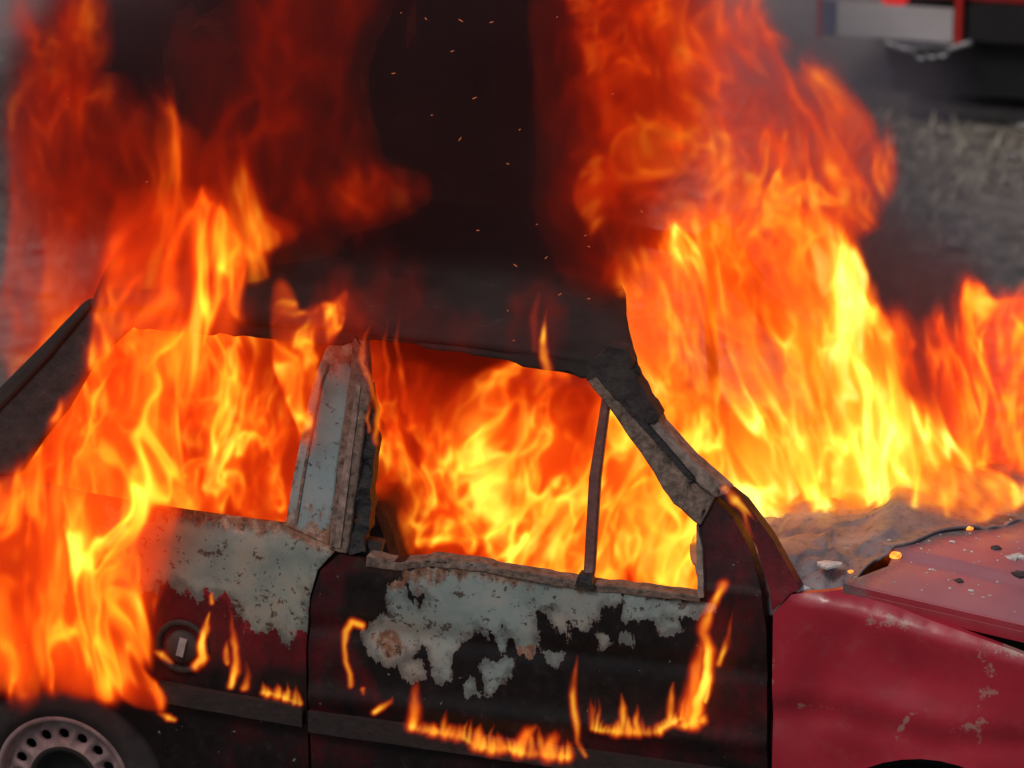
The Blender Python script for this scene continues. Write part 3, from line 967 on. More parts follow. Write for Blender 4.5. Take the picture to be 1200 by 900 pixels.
# -- wheels
def wheel(cx, side):
    c = (cx, 0, .308)
    y0 = -.71
    V, F = lathe([(.178, .02), (.186, -.012), (.215, -.024), (.255, -.022), (.276, -.006), (.284, .03), (.284, .13), (.25, .16), (.18, .15)], (cx, y0, c[2]), 64)
    flip = (lambda vs: [(cx + (x - cx) * 1.06, y * side, c[2] + (z - c[2]) * 1.06) for x, y, z in vs])
    ff = (lambda fs: fs if side > 0 else [f[::-1] for f in fs])
    wheel_e = empty('wheel', (cx, y0 * side, c[2]))
    wheel_e.parent = car
    wheel_e.matrix_parent_inverse = Matrix.Translation(-Vector(car.location))
    inv = Matrix.Translation(-Vector(wheel_e.location))

    def put(name, V, F, mat, smooth=True):
        o = mesh_obj(name, flip(V), ff(F), mat, None, smooth)
        o.parent, o.matrix_parent_inverse = wheel_e, inv
        return o
    put('tyre', V, F, M['tyre'])
    a = lathe([(.186, -.010), (.180, -.016), (.172, -.012), (.166, .004), (.160, .020), (.154, .016)], (cx, y0, c[2]), 64)
    hub = lathe([(.096, .002), (.090, -.004), (.080, .006), (.070, .035), (.0, .04)], (cx, y0, c[2]), 48)
    V, F = list(a[0]), list(a[1])
    # perforated disc: 16 sectors, each with a real round hole
    NS, K = 16, 16
    r0, r1, rh, rc = .096, .155, .0150, .130
    for s in range(NS):
        w0 = 2 * math.pi * s / NS
        hw = math.pi / NS
        outer = []
        for k in range(K):
            q = 8 * k / K
            e, t = int(q // 2), (q % 2) / 2
            aa, rr = [(-1 + 2 * t, 0), (1, t), (1 - 2 * t, 1), (-1, 1 - t)][e]
            w, r = w0 + aa * hw, r0 + rr * (r1 - r0)
            outer.append((r * math.cos(w), r * math.sin(w), .014 - .012 * (1 - rr) if rr < .99 else .016))
        hx, hz = rc * math.cos(w0), rc * math.sin(w0)
        b = len(V)
        hole, deep = [], []
        for k, (ox, oz, oy) in enumerate(outer):
            an = math.atan2(oz - hz, ox - hx)
            hole.append((hx + rh * math.cos(an), hz + rh * math.sin(an), .010))
        V += [(cx + x, y0 + y, c[2] + z) for x, z, y in outer]
        V += [(cx + x, y0 + y, c[2] + z) for x, z, y in hole]
        V += [(cx + x, y0 + y + .012, c[2] + z) for x, z, y in hole]
        for k in range(K):
            m = (k + 1) % K
            F.append((b + k, b + m, b + K + m, b + K + k))
            F.append((b + K + k, b + K + m, b + 2 * K + m, b + 2 * K + k))
    put('rim', V, F, M['rim'])
    put('hub_cap', *hub, M['hole'])
    put('brake_drum', *lathe([(.0, .06), (.15, .06), (.15, .14), (0, .14)], (cx, y0, c[2]), 32), M['hole'])


for cx in (.02, 2.44):
    for sd_ in (1, -1):
        wheel(cx, sd_)
for cx in (.02, 2.44):
    for sy in (1, -1):
        v, f = [], []
        prof = [(.33, math.radians(a)) for a in range(-10, 191, 10)]
        for r, a in prof:
            v += [(cx + r * math.cos(a), -.70 * sy, .285 + r * math.sin(a)), (cx + r * math.cos(a), -.42 * sy, .285 + r * math.sin(a))]
        f = [(2 * i, 2 * i + 2, 2 * i + 3, 2 * i + 1) for i in range(len(prof) - 1)]
        b = len(v)
        v += [(cx + r * math.cos(a), -.42 * sy, .285 + r * math.sin(a)) for r, a in prof]
        f.append(tuple(range(b, len(v))))
        mesh_obj('wheel_housing', v, f, M['hole'], car)



# ---------------------------------------------------------------- ash, flakes and embers on the bonnet
def on_hood(u, v):
    z = HR[2]
    for _ in range(8):
        p = unp(u, v, 2, z)
        z = float(hood_z(np.array(p[0]), np.array(p[1])))
    return Vector((p[0], p[1], z))


def chip(p, r, h, seed):
    rr = random.Random(seed)
    n = 9
    V = [(p[0] + r * (.35 + 1.1 * rr.random()) * math.cos(2 * math.pi * k / n), p[1] + r * (.3 + .9 * rr.random()) * math.sin(2 * math.pi * k / n), p[2] + h * (.1 + .3 * rr.random())) for k in range(n)]
    V += [(x, y, p[2] - .004) for x, y, z in V]
    V += [(p[0] + .2 * r, p[1], p[2] + h)]
    F = [(k, (k + 1) % n, 2 * n) for k in range(n)] + [((k + 1) % n, k, k + n, (k + 1) % n + n) for k in range(n)] + [tuple(n + k for k in range(n))[::-1]]
    return V, F


V, F = [], []
for i in range(120):
    u, v = random.uniform(940, 1210), 600 + 130 * random.random() ** 1.6
    p = on_hood(u, v)
    if p.y < -.66 or p.x < hx0 + .02:
        continue
    V, F = join((V, F), chip(p, random.uniform(.0015, .005) * (1 if random.random() < .88 else 2.6), random.uniform(.001, .004), i))
tag(mesh_obj('ash_flakes', V, F, M['ash']), 'pale ash flakes strewn over the bonnet and the burnt scuttle', 'ash', kind='stuff')


# larger pieces lying on the bodywork, each a thing of its own
def piece(name, u, v, r, h, mat, label, cat, on_side=False, group=None):
    p = on_hood(u, v) if not on_side else Vector(unp(u, v, 1, -.69))
    V, F = chip(p, r, h, int(u * 7 + v))
    return tag(mesh_obj(name, V, F, mat), label, cat, group)


piece('ash_chunk', 971, 661, .030, .007, M['ash'], 'pale crumbly ash lump in the fold between burnt scuttle and red bonnet', 'ash')
piece('ash_chunk', 935, 690, .030, .016, M['ash'], 'flat grey ash scrap on the top corner of the red front wing', 'ash', True)
piece('ash_chunk', 1056, 617, .018, .008, M['ash'], 'small white ash lump on the burnt grey sheet near the flames', 'ash')
piece('charred_flake', 1166, 641, .018, .006, M['flake'], 'black charred flake lying on the upper part of the red bonnet', 'flake')
piece('charred_flake', 1196, 672, .022, .008, M['flake'], 'dark grey charred flake on the bonnet at the right edge of the photo', 'flake')
piece('charred_flake', 1123, 680, .016, .005, M['flake'], 'thin dark flake near the crease of the red bonnet', 'flake')
piece('ash_chunk', 1190, 653, .030, .008, M['ash'], 'long pale ash scrap beside the black flake on the bonnet', 'ash')

# ================================================================= FIRE AND SMOKE
RAMP_FIRE = ((0, (.75, .016, .002)), (.20, (.85, .045, .003)), (.36, (1.0, .12, .005)), (.55, (1.0, .26, .010)), (.78, (1.0, .48, .025)), (1, (1.0, .70, .07)))
RAMP_HOT = ((0, (.85, .040, .003)), (.14, (1.0, .11, .005)), (.34, (1.0, .24, .010)), (.58, (1.0, .46, .028)), (.82, (1.0, .70, .08)), (1, (1.0, .84, .22)))
RAMP_RED = ((0, (.55, .012, .004)), (.3, (.72, .026, .004)), (.55, (.95, .085, .006)), (.8, (1.0, .20, .010)), (1, (1.0, .40, .03)))


def fire_mat(name, gain, power, absorb, ramp=RAMP_FIRE, soot=(.30, .16, .12), base=0.0):
    m, t = new_mat(name)
    out = t.nodes.new('ShaderNodeOutputMaterial')
    at = t.nodes.new('ShaderNodeAttribute')
    at.attribute_name = 'density'
    cr = t.nodes.new('ShaderNodeValToRGB')
    e = cr.color_ramp.elements
    while len(e) < len(ramp):
        e.new(.5)
    for q, (p, c) in zip(e, ramp):
        q.position, q.color = p, (*c, 1)
    t.links.new(at.outputs['Fac'], cr.inputs[0])
    em = t.nodes.new('ShaderNodeEmission')
    t.links.new(cr.outputs[0], em.inputs[0])
    a = t.nodes.new('ShaderNodeMath')
    a.operation = 'POWER'
    t.links.new(at.outputs['Fac'], a.inputs[0])
    a.inputs[1].default_value = power
    b = t.nodes.new('ShaderNodeMath')
    b.operation = 'MULTIPLY'
    t.links.new(a.outputs[0], b.inputs[0])
    b.inputs[1].default_value = gain
    t.links.new(b.outputs[0], em.inputs[1])
    ab = t.nodes.new('ShaderNodeVolumeAbsorption')
    ab.inputs[0].default_value = (*soot, 1)
    c = t.nodes.new('ShaderNodeMath')
    c.operation = 'MULTIPLY'
    t.links.new(at.outputs['Fac'], c.inputs[0])
    c.inputs[1].default_value = absorb
    t.links.new(c.outputs[0], ab.inputs[1])
    ad = t.nodes.new('ShaderNodeAddShader')
    t.links.new(em.outputs[0], ad.inputs[0])
    t.links.new(ab.outputs[0], ad.inputs[1])
    t.links.new(ad.outputs[0], out.inputs['Volume'])
    return m


def smoke_mat(name, color, scatter, absorb):
    m, t = new_mat(name)
    out = t.nodes.new('ShaderNodeOutputMaterial')
    p = t.nodes.new('ShaderNodeVolumePrincipled')
    p.inputs['Color'].default_value = (*color, 1)
    at = t.nodes.new('ShaderNodeAttribute')
    at.attribute_name = 'density'
    b = t.nodes.new('ShaderNodeMath')
    b.operation = 'MULTIPLY'
    t.links.new(at.outputs['Fac'], b.inputs[0])
    b.inputs[1].default_value = scatter
    p.inputs['Density Attribute'].default_value = ''
    t.links.new(b.outputs[0], p.inputs['Density'])
    p.inputs['Absorption Color'].default_value = (*absorb, 1)
    t.links.new(p.outputs[0], out.inputs['Volume'])
    return m


def grid_group(name, shape, lo, hi, mat, hull=None):
    """Geometry nodes that fill a voxel box with the values stored on the mesh's points (one point per voxel)."""
    nx, ny, nz = shape
    ng = bpy.data.node_groups.new(name, 'GeometryNodeTree')
    ng.interface.new_socket('Geometry', in_out='INPUT', socket_type='NodeSocketGeometry')
    ng.interface.new_socket('Geometry', in_out='OUTPUT', socket_type='NodeSocketGeometry')
    N, K = ng.nodes, ng.links
    gi, go = N.new('NodeGroupInput'), N.new('NodeGroupOutput')
    vc = N.new('GeometryNodeVolumeCube')
    vc.inputs['Min'].default_value = lo
    vc.inputs['Max'].default_value = hi
    for ax, n in zip('XYZ', shape):
        vc.inputs['Resolution ' + ax].default_value = n
    prev = N.new('GeometryNodeInputPosition').outputs[0]
    for op, val in (('SUBTRACT', lo), ('MULTIPLY', tuple((n - 1) / (b - a) for n, a, b in zip(shape, lo, hi))), ('ADD', (.5, .5, .5)), ('FLOOR', None)):
        q = N.new('ShaderNodeVectorMath')
        q.operation = op
        K.new(prev, q.inputs[0])
        if val:
            q.inputs[1].default_value = val
        prev = q.outputs[0]
    sep = N.new('ShaderNodeSeparateXYZ')
    K.new(prev, sep.inputs[0])

    def im(op, x, y):
        n = N.new('FunctionNodeIntegerMath')
        n.operation = op
        for i, v in enumerate((x, y)):
            if isinstance(v, int):
                n.inputs[i].default_value = v
            else:
                K.new(v, n.inputs[i])
        return n.outputs[0]
    idx = im('ADD', im('MULTIPLY', im('ADD', im('MULTIPLY', sep.outputs[0], ny), sep.outputs[1]), nz), sep.outputs[2])
    na = N.new('GeometryNodeInputNamedAttribute')
    na.data_type = 'FLOAT'
    na.inputs['Name'].default_value = 'voxel'
    si = N.new('GeometryNodeSampleIndex')
    si.data_type, si.domain = 'FLOAT', 'POINT'
    K.new(gi.outputs[0], si.inputs['Geometry'])
    K.new(na.outputs[0], si.inputs['Value'])
    K.new(idx, si.inputs['Index'])
    K.new(si.outputs[0], vc.inputs['Density'])
    last = vc.outputs[0]
    if hull is not None:
        vm = N.new('GeometryNodeVolumeToMesh')
        K.new(last, vm.inputs['Volume'])
        vm.inputs['Threshold'].default_value = hull
        vm.inputs['Adaptivity'].default_value = .05
        last = vm.outputs[0]
    else:
        sm = N.new('GeometryNodeSetMaterial')
        sm.inputs['Material'].default_value = mat
        K.new(last, sm.inputs[0])
        last = sm.outputs[0]
    K.new(last, go.inputs[0])
    return ng


def voxels(name, d, lo, hi, mat, hull=None):
    me = bpy.data.meshes.new(name)
    me.vertices.add(d.size)
    at = me.attributes.new('voxel', 'FLOAT', 'POINT')
    at.data.foreach_set('value', np.ascontiguousarray(d, np.float32).ravel())
    o = bpy.data.objects.new(name, me)
    COL.objects.link(o)
    md = o.modifiers.new('voxels', 'NODES')
    md.node_group = grid_group(name, d.shape, lo, hi, mat, hull)
    return o


_m, _t = new_mat('thin_flame_film')
_o, _a = _t.nodes.new('ShaderNodeOutputMaterial'), _t.nodes.new('ShaderNodeAddShader')
_e, _tr = _t.nodes.new('ShaderNodeEmission'), _t.nodes.new('ShaderNodeBsdfTransparent')
_e.inputs[0].default_value = (1, .10, .01, 1)
_e.inputs[1].default_value = .004
_t.links.new(_e.outputs[0], _a.inputs[0])
_t.links.new(_tr.outputs[0], _a.inputs[1])
_t.links.new(_a.outputs[0], _o.inputs['Surface'])
FILM = _m
FILM.cycles.emission_sampling = 'NONE'
HULLS = []


def lattice(lo, hi, h):
    n = [max(4, int(round((b - a) / h)) + 1) for a, b in zip(lo, hi)]
    ax = [np.linspace(a, b, k, dtype=np.float32) for a, b, k in zip(lo, hi, n)]
    return np.meshgrid(*ax, indexing='ij'), n


def soften(d):
    for ax in range(3):
        a = np.moveaxis(d, ax, 0)
        b = a.copy()
        b[1:-1] = .25 * a[:-2] + .5 * a[1:-1] + .25 * a[2:]
        d = np.moveaxis(b, 0, ax)
    return d


def blob_field(x, z, y0, blobs, soft=1.0):
    """blobs (u, v, ru, rv, heat[, tilt]) laid out on the upright plane y = y0: extent and heat over (x, z)"""
    u, v = proj(x, y0, z)
    keep, hw, hs = np.ones_like(u), np.full_like(u, 1e-4), np.zeros_like(u)
    for b in blobs:
        bu, bv, ru, rv, heat = b[:5]
        tl = math.radians(b[5]) if len(b) > 5 else 0.0
        du, dv = u - bu, v - bv
        a, c = du * math.cos(tl) + dv * math.sin(tl), -du * math.sin(tl) + dv * math.cos(tl)
        q = (a / ru) ** 2 + (c / rv) ** 2
        g = np.exp(-.7 * q ** (2.0 / soft))
        keep *= 1 - np.clip(g, 0, 1)
        w = np.exp(-q * 1.1)
        hw += w
        hs += w * heat
    return 1 - keep, hs / hw


def fire(name, label, y0, dy, blobs, mat, h=.008, sc=1.0, shear=0.0, erode=1.0, sheet=1.0, stretch=1.0, group=None, cat='flames', seed=0, hot=.35, thr=.42, lean=0.0, bulk=1.0, warp=1.0, soft=1.0, crisp=3.5, hull=.45):
    us = [b[0] - max(b[2], b[3] * .4) * 1.5 for b in blobs] + [b[0] + max(b[2], b[3] * .4) * 1.5 for b in blobs]
    vs = [b[1] - max(b[3], b[2] * .4) * 1.5 for b in blobs] + [b[1] + max(b[3], b[2] * .4) * 1.5 for b in blobs]
    A = [unp(u, v, 1, y0) for u in (max(min(us), -90), min(max(us), 1290)) for v in (max(min(vs), -90), min(max(vs), 990))]
    lo = (min(p[0] for p in A), y0 - dy * 1.25, min(p[2] for p in A))
    hi = (max(p[0] for p in A), y0 + dy * 1.25, max(p[2] for p in A))
    (x, y, z), n = lattice(lo, hi, h)
    E, H = blob_field(x[:, 0, :], z[:, 0, :], y0, blobs, soft)
    E, H = E[:, None, :].astype(np.float32), H[:, None, :].astype(np.float32)
    s0, zz = seed * 3.71, z / stretch
    xs, ys = x + shear * (z - lo[2]), y
    wx, wz = xs, zz
    for f, a, k in ((2.4, .30, 0), (6.0, .13, 1), (14.0, .045, 2)):      # three rounds of swirling, coarse to fine
        p = noise3(wx * f * sc + s0, ys * f * .8 * sc, wz * f * .6 * sc + s0, k) - .5
        q = noise3(wx * f * sc + 7.3, ys * f * .8 * sc + s0, wz * f * .6 * sc, (k + 1) % 3) - .5
        wx, wz = wx + warp * a / sc * p, wz + warp * a * 1.2 / sc * q
    nb = fbm(wx * 5.0 * sc + s0, ys * 3.4 * sc, wz * 2.1 * sc, 4, 0, .55)
    r = np.abs(fbm(wx * 8.0 * sc + s0, ys * 4.2 * sc + 2, wz * 3.2 * sc, 3, 1) - .5)
    sh, shb = np.exp(-(r / .036) ** 2), np.exp(-(r / .11) ** 2)
    r = np.abs(fbm(wx * 17 * sc + 3 + s0, ys * 8 * sc, wz * 6.4 * sc, 2, 2) - .5)
    sh2 = np.exp(-(r / .060) ** 2)
    del p, q, r, wx, wz
    prof = np.clip(1 - np.abs((y - y0) / dy) ** 2.2, -1, 1)
    core = E * 1.5 + (nb - .5) * 2.6 * erode - thr + (prof - 1) * .9
    edge = np.clip(core * crisp, 0, 1) * np.clip(E * 6, 0, 1) * np.clip((prof + .25) * 4, 0, 1)
    lum = np.clip((nb - hot) * 3.4, 0, 1.15)
    big = noise3(xs * 3.2 * sc + s0, ys * 2 * sc, zz * 2.0 * sc + s0, 2)
    sh2 = sh2 * np.clip((big - .3) * 3.5, 0, 1.3)
    sh = sh * (.45 + 1.1 * noise3(xs * 4.5 * sc, ys * 3 * sc + s0, zz * 2.4 * sc, 0))
    d = edge * H * (.13 * bulk + .24 * bulk * lum + sheet * (.62 * sh * (.35 + lum) + .42 * sh2 * shb * (.3 + lum)))
    d = soften(np.clip(d, 0, 1.0)).astype(np.float32)
    # hull: what one could outline as this flame
    k = max(1, int(round(.022 / h))) if h > .006 else 2
    hf = np.maximum(edge[::k, ::k, ::k], 0) * np.clip(H[::k, :, ::k] * 1.6, 0, 1)
    hf = np.pad(hf, 1)
    step_ = [(b_ - a_) / (m - 1) * k for a_, b_, m in zip(lo, hi, n)]
    hlo = tuple(a_ - s_ for a_, s_ in zip(lo, step_))
    hhi = tuple(a_ + s_ * (m - 1) for a_, s_, m in zip(hlo, step_, hf.shape))
    base = ((lo[0] + hi[0]) / 2, y0, lo[2])
    HULLS.append((voxels('hull', hf, hlo, hhi, None, hull), name, label, group, cat, base, d, lo, hi, mat))


def finish_fires():
    dg = bpy.context.evaluated_depsgraph_get()
    dg.update()
    done = []
    for (o, name, label, group, cat, base, d, lo, hi, mat) in HULLS:
        me = bpy.data.meshes.new_from_object(o.evaluated_get(dg), depsgraph=dg)
        done.append((o, me, name, label, group, cat, base, d, lo, hi, mat))
    for (o, me, name, label, group, cat, base, d, lo, hi, mat) in done:
        old, ng = o.data, o.modifiers[0].node_group
        bpy.data.objects.remove(o)
        bpy.data.meshes.remove(old)
        bpy.data.node_groups.remove(ng)
        me.name = name
        me.transform(Matrix.Translation(-Vector(base)))
        me.materials.clear()
        me.materials.append(FILM)
        me.polygons.foreach_set('use_smooth', [True] * len(me.polygons))
        ob = bpy.data.objects.new(name, me)
        ob.location = base
        COL.objects.link(ob)
        tag(ob, label, cat, group)
        g = voxels('flame_glow', d, lo, hi, mat)
        g.parent = ob
        g.matrix_parent_inverse = Matrix.Translation(-Vector(base))
        g['kind'] = 'stuff'


HOT = fire_mat('bright_flame', 62, 1.5, 22, RAMP_HOT)
CAB = fire_mat('cabin_flame', 50, 1.5, 22)
ORANGE = fire_mat('orange_flame', 62, 1.4, 22)
STREAM = fire_mat('streaming_flame', 30, 1.4, 18, RAMP_FIRE, (.22, .10, .08))
ROLL = fire_mat('rolling_flame', 34, 1.35, 20, RAMP_FIRE, (.22, .10, .08))
RED = fire_mat('sooty_red_flame', 8, 1.35, 13, RAMP_RED, (.45, .05, .03))
GLOW = fire_mat('glowing_cabin_smoke', 8.5, 1.2, 22, RAMP_RED, (.10, .05, .05))
SMALL = fire_mat('small_flame', 62, 1.25, 8)

# inside the cabin, seen through the side windows
fire('cabin_glow', 'deep red glowing smoke filling the cabin behind both side windows', .10, .20,
     [(220, 470, 150, 170, .42), (330, 460, 120, 140, .42), (480, 500, 130, 150, .33), (620, 520, 130, 150, .35), (740, 580, 110, 120, .5)],
     GLOW, .012, .9, 0, .25, .25, seed=31, cat='fire', thr=-.1, bulk=2.4, crisp=2)
fire('cabin_fire', 'tall yellow and orange flames filling the front door window behind the slim bar', -.36, .13,
     [(465, 570, 50, 110, .60), (490, 470, 50, 40, .24), (520, 600, 36, 60, .5), (600, 570, 60, 90, .8), (640, 465, 60, 30, .28), (690, 565, 60, 90, .88), (765, 600, 70, 110, 1.0), (560, 645, 120, 28, .72), (720, 680, 120, 30, .75), (450, 640, 40, 60, .8), (430, 500, 18, 80, .45)],
     CAB, .0048, 1.75, .05, .7, 1.05, seed=1, cat='fire', thr=.20, crisp=2.2, soft=1.4)
fire('rear_cabin_fire', 'dense orange flames boiling in the rear side window behind the pale pillar', -.34, .13,
     [(190, 480, 110, 120, .62), (280, 480, 70, 70, .36), (250, 560, 120, 60, .72), (330, 560, 40, 60, .5), (130, 540, 70, 90, .6)],
     CAB, .0048, 1.8, 0, .55, 1.05, seed=2, cat='fire', thr=.12, crisp=2.2, soft=1.3)
# out of the windscreen and the engine bay
fire('windscreen_fire', 'brightest yellow flames pouring out of the windscreen onto the bonnet', -.10, .15,
     [(800, 480, 60, 130, .72), (850, 560, 80, 60, .95), (782, 420, 40, 70, .5), (930, 430, 80, 120, .95), (900, 560, 90, 60, .92), (1000, 535, 76, 64, .88), (850, 400, 70, 90, .36), (975, 450, 50, 66, .55, 30), (1060, 565, 60, 34, .8), (1010, 580, 100, 26, .85), (870, 320, 70, 60, .46), (960, 570, 90, 40, .85), (1085, 577, 60, 18, .8), (1135, 582, 46, 14, .7)],
     HOT, .0050, 1.9, .26, .85, 1.15, seed=3, cat='fire', stretch=1.5, thr=.15, soft=1.4, crisp=4, bulk=1.05)
fire('bonnet_fire', 'ragged orange flames at the far right corner of the bonnet beside the thin wiper', .16, .11,
     [(1172, 460, 30, 100, .80), (1120, 552, 90, 32, .95), (1095, 440, 24, 60, .50), (1195, 520, 30, 60, .75), (1142, 395, 12, 50, .62), (1080, 566, 80, 26, .95), (1198, 420, 22, 60, .62), (1055, 500, 30, 46, .55), (1150, 520, 40, 40, .85), (1190, 572, 40, 14, .9), (1052, 440, 18, 44, .42), (1020, 420, 26, 34, .36), (1080, 500, 30, 40, .5)],
     ORANGE, .0052, 1.9, .10, 1.1, 1.1, seed=41, cat='fire', thr=.26, soft=1.5, stretch=1.5, crisp=3.5, bulk=.85)
# the rolling ball of fire above the windscreen
fire('fireball', 'rolling orange ball of fire rising above the bonnet with a curled right edge', -.12, .13,
     [(775, 40, 76, 80, .32), (745, -20, 56, 70, .28), (830, 110, 76, 80, .36), (915, 205, 96, 84, .62), (880, 280, 90, 70, .62), (790, 190, 80, 90, .42), (800, 255, 60, 60, .46), (722, 222, 34, 22, .62), (800, 310, 70, 80, .36), (968, 210, 52, 66, .58), (852, 60, 34, 66, .46, -20), (905, 150, 70, 46, .54), (850, 340, 60, 60, .42)],
     ROLL, .0054, 1.55, .12, .62, 1.15, seed=5, cat='fire', thr=.16, bulk=1.15, stretch=.85, soft=1.25, crisp=2.8, hot=.40, warp=1.25)
# the rear corner: flames over the flank in front of the car, and above the roof
fire('rear_corner_fire', 'broad orange flames licking down over the rear wheel arch and rear side', -.81, .055,
     [(50, 660, 76, 76, .66), (115, 630, 60, 100, .66), (105, 570, 56, 44, .6), (150, 560, 50, 50, .6), (60, 740, 80, 56, .72), (112, 762, 50, 40, .74, 35), (146, 640, 20, 70, .74), (20, 650, 50, 50, .55), (164, 808, 30, 11, .75, 40), (125, 515, 50, 50, .56), (150, 450, 34, 90, .58), (195, 430, 50, 100, .56), (200, 350, 54, 80, .52), (240, 315, 30, 40, .44), (165, 300, 34, 70, .40), (215, 280, 34, 50, .42)],
     fire_mat('licking_flame', 88, 1.4, 34), .0048, 1.7, -.06, .62, 1.1, seed=26, cat='fire', stretch=1.6, thr=.04, soft=1.3, crisp=3, bulk=1.2)
fire('rear_plume', 'tall orange flames streaming up over the rear roof corner', -.42, .12,
     [(55, 290, 44, 110, .42), (150, 330, 90, 110, .50), (235, 290, 50, 50, .46), (120, 230, 80, 80, .30), (290, 272, 40, 12, .62), (50, 380, 36, 80, .46), (226, 190, 14, 30, .40), (246, 205, 9, 30, .32), (100, 190, 60, 60, .22)],
     STREAM, .0058, 1.7, .0, .95, 1.1, seed=7, cat='fire', thr=.22, bulk=1.0, stretch=1.7, soft=1.7, crisp=2.4)
fire('smoky_plume', 'dull red fire glowing through the smoke at the upper left', -.62, .13,
     [(70, 90, 40, 90, .40), (92, 45, 20, 44, .85), (60, 100, 18, 26, .7), (34, 135, 10, 34, .95), (50, 170, 30, 80, .38), (250, 75, 60, 60, .20), (350, 50, 80, 80, .30), (425, 222, 50, 20, .46), (300, 180, 90, 80, .22), (380, 150, 50, 60, .28), (170, 215, 110, 50, .26), (400, 6, 50, 26, .48), (270, 100, 30, 30, .34)],
     RED, .0075, 1.5, .0, 1.15, 1.1, seed=23, cat='fire', thr=.20, bulk=1.05, stretch=1.1, soft=1.9, crisp=1.3, hull=.16)
fire('smoky_fire', 'dull red flames fading into the black smoke along the left edge of the fireball', -.30, .12,
     [(700, 60, 44, 110, .34), (682, 190, 40, 50, .30), (705, 235, 50, 34, .40), (720, 300, 40, 50, .34), (690, 140, 30, 50, .26), (690, 10, 40, 50, .32)],
     RED, .0075, 1.5, .1, 1.0, 1.1, seed=33, cat='fire', thr=.16, bulk=1.1, stretch=1.1, soft=1.9, crisp=1.2, hull=.16)
fire('roof_edge_fire', 'faint red flames creeping up over the charred roof edge', -.645, .045,
     [(455, 360, 34, 60, .30), (300, 372, 60, 40, .34), (390, 385, 40, 40, .34), (540, 395, 70, 18, .14), (630, 375, 24, 44, .18), (240, 360, 40, 50, .45)],
     fire_mat('creeping_flame', 22, 1.4, 20, RAMP_RED, (.12, .06, .05)), .0075, 1.9, .0, 1.1, 1.0, seed=24, cat='flames', thr=.2, bulk=1.1, stretch=1.6, soft=1.9, crisp=1.3)


def lick(name, label, y0, tongues, mat=None, group=None, wob=1.0, seed=0, h=.0038, cat='flames'):
    """Small flames: tapering tongues, each a path of (u, v, half width, heat) on the upright plane y = y0, round in section."""
    mat = mat or SMALL
    P = [q for t in tongues for q in t]
    A = [unp(u, v, 1, y0) for u in (min(q[0] for q in P) - 16, max(q[0] for q in P) + 16) for v in (min(q[1] for q in P) - 16, max(q[1] for q in P) + 16)]
    wy = max(q[2] for q in P) / 440 * 1.7
    lo = (min(p[0] for p in A), y0 - wy, min(p[2] for p in A))
    hi = (max(p[0] for p in A), y0 + wy, max(p[2] for p in A))
    (x, y, z), n = lattice(lo, hi, h)
    s0 = seed * 2.3
    xs = x + wob * .016 * (noise3(x * 22 + s0, y * 20, z * 14, 0) - .5) + wob * .007 * (noise3(x * 60 + s0, y * 40, z * 40, 1) - .5)
    zs = z + wob * .016 * (noise3(x * 22 + s0 + 5, y * 20, z * 14, 2) - .5)
    U, Vv = proj(xs, y0 + 0 * y, zs)
    yy = (y - y0) * 440
    d = np.zeros_like(U)
    for t in tongues:
        best = np.full_like(U, 1e9)
        heat = np.zeros_like(U)
        for (a, b) in zip(t[:-1], t[1:]):
            ex, ey = b[0] - a[0], b[1] - a[1]
            k = np.clip(((U - a[0]) * ex + (Vv - a[1]) * ey) / (ex * ex + ey * ey + 1e-9), 0, 1)
            w = a[2] + (b[2] - a[2]) * k
            q = ((U - a[0] - k * ex) ** 2 + (Vv - a[1] - k * ey) ** 2 + yy ** 2) / (w * w)
            heat = np.where(q < best, a[3] + (b[3] - a[3]) * k, heat)
            best = np.minimum(best, q)
        d = np.maximum(d, heat * np.clip(1.25 * np.exp(-best * 1.0) - .12, 0, 1))
    d = d * (.55 + .9 * noise3(x * 40 + s0, y * 30, z * 24, 1))
    d = np.clip(d, 0, 1).astype(np.float32)
    hf = np.pad(d, 1)
    hlo = tuple(a - h_ for a, h_ in zip(lo, [(b - a) / (m - 1) for a, b, m in zip(lo, hi, n)]))
    hhi = tuple(b + h_ for b, h_ in zip(hi, [(b - a) / (m - 1) for a, b, m in zip(lo, hi, n)]))
    HULLS.append((voxels('hull', hf, hlo, hhi, None, .14), name, label, group, cat, ((lo[0] + hi[0]) / 2, y0, lo[2]), d, lo, hi, mat))


def row(base, n, hmin, hmax, w, heat, lean=0.0, seed=0):
    """tongues standing along a base line"""
    rr = random.Random(seed)
    T = []
    L = [math.dist(a, b) for a, b in zip(base[:-1], base[1:])]
    for i in range(n):
        s = (i + rr.uniform(.1, .9)) / n * sum(L)
        for (a, b), l in zip(zip(base[:-1], base[1:]), L):
            if s <= l:
                break
            s -= l
        k = min(1, s / l)
        u, v = a[0] + (b[0] - a[0]) * k, a[1] + (b[1] - a[1]) * k
        hh = hmin + (hmax - hmin) * rr.random() ** 2.2
        ww = w * rr.uniform(.7, 1.4)
        d = lean * hh + rr.uniform(-.25, .25) * hh
        T.append([(u, v, ww, heat), (u + d * .4 + rr.uniform(-2, 2), v - hh * .5, ww * .75, heat * .75), (u + d, v - hh, ww * .2, heat * .35)])
    T.append([(u, v, w * .55, heat) for u, v in base])
    return T


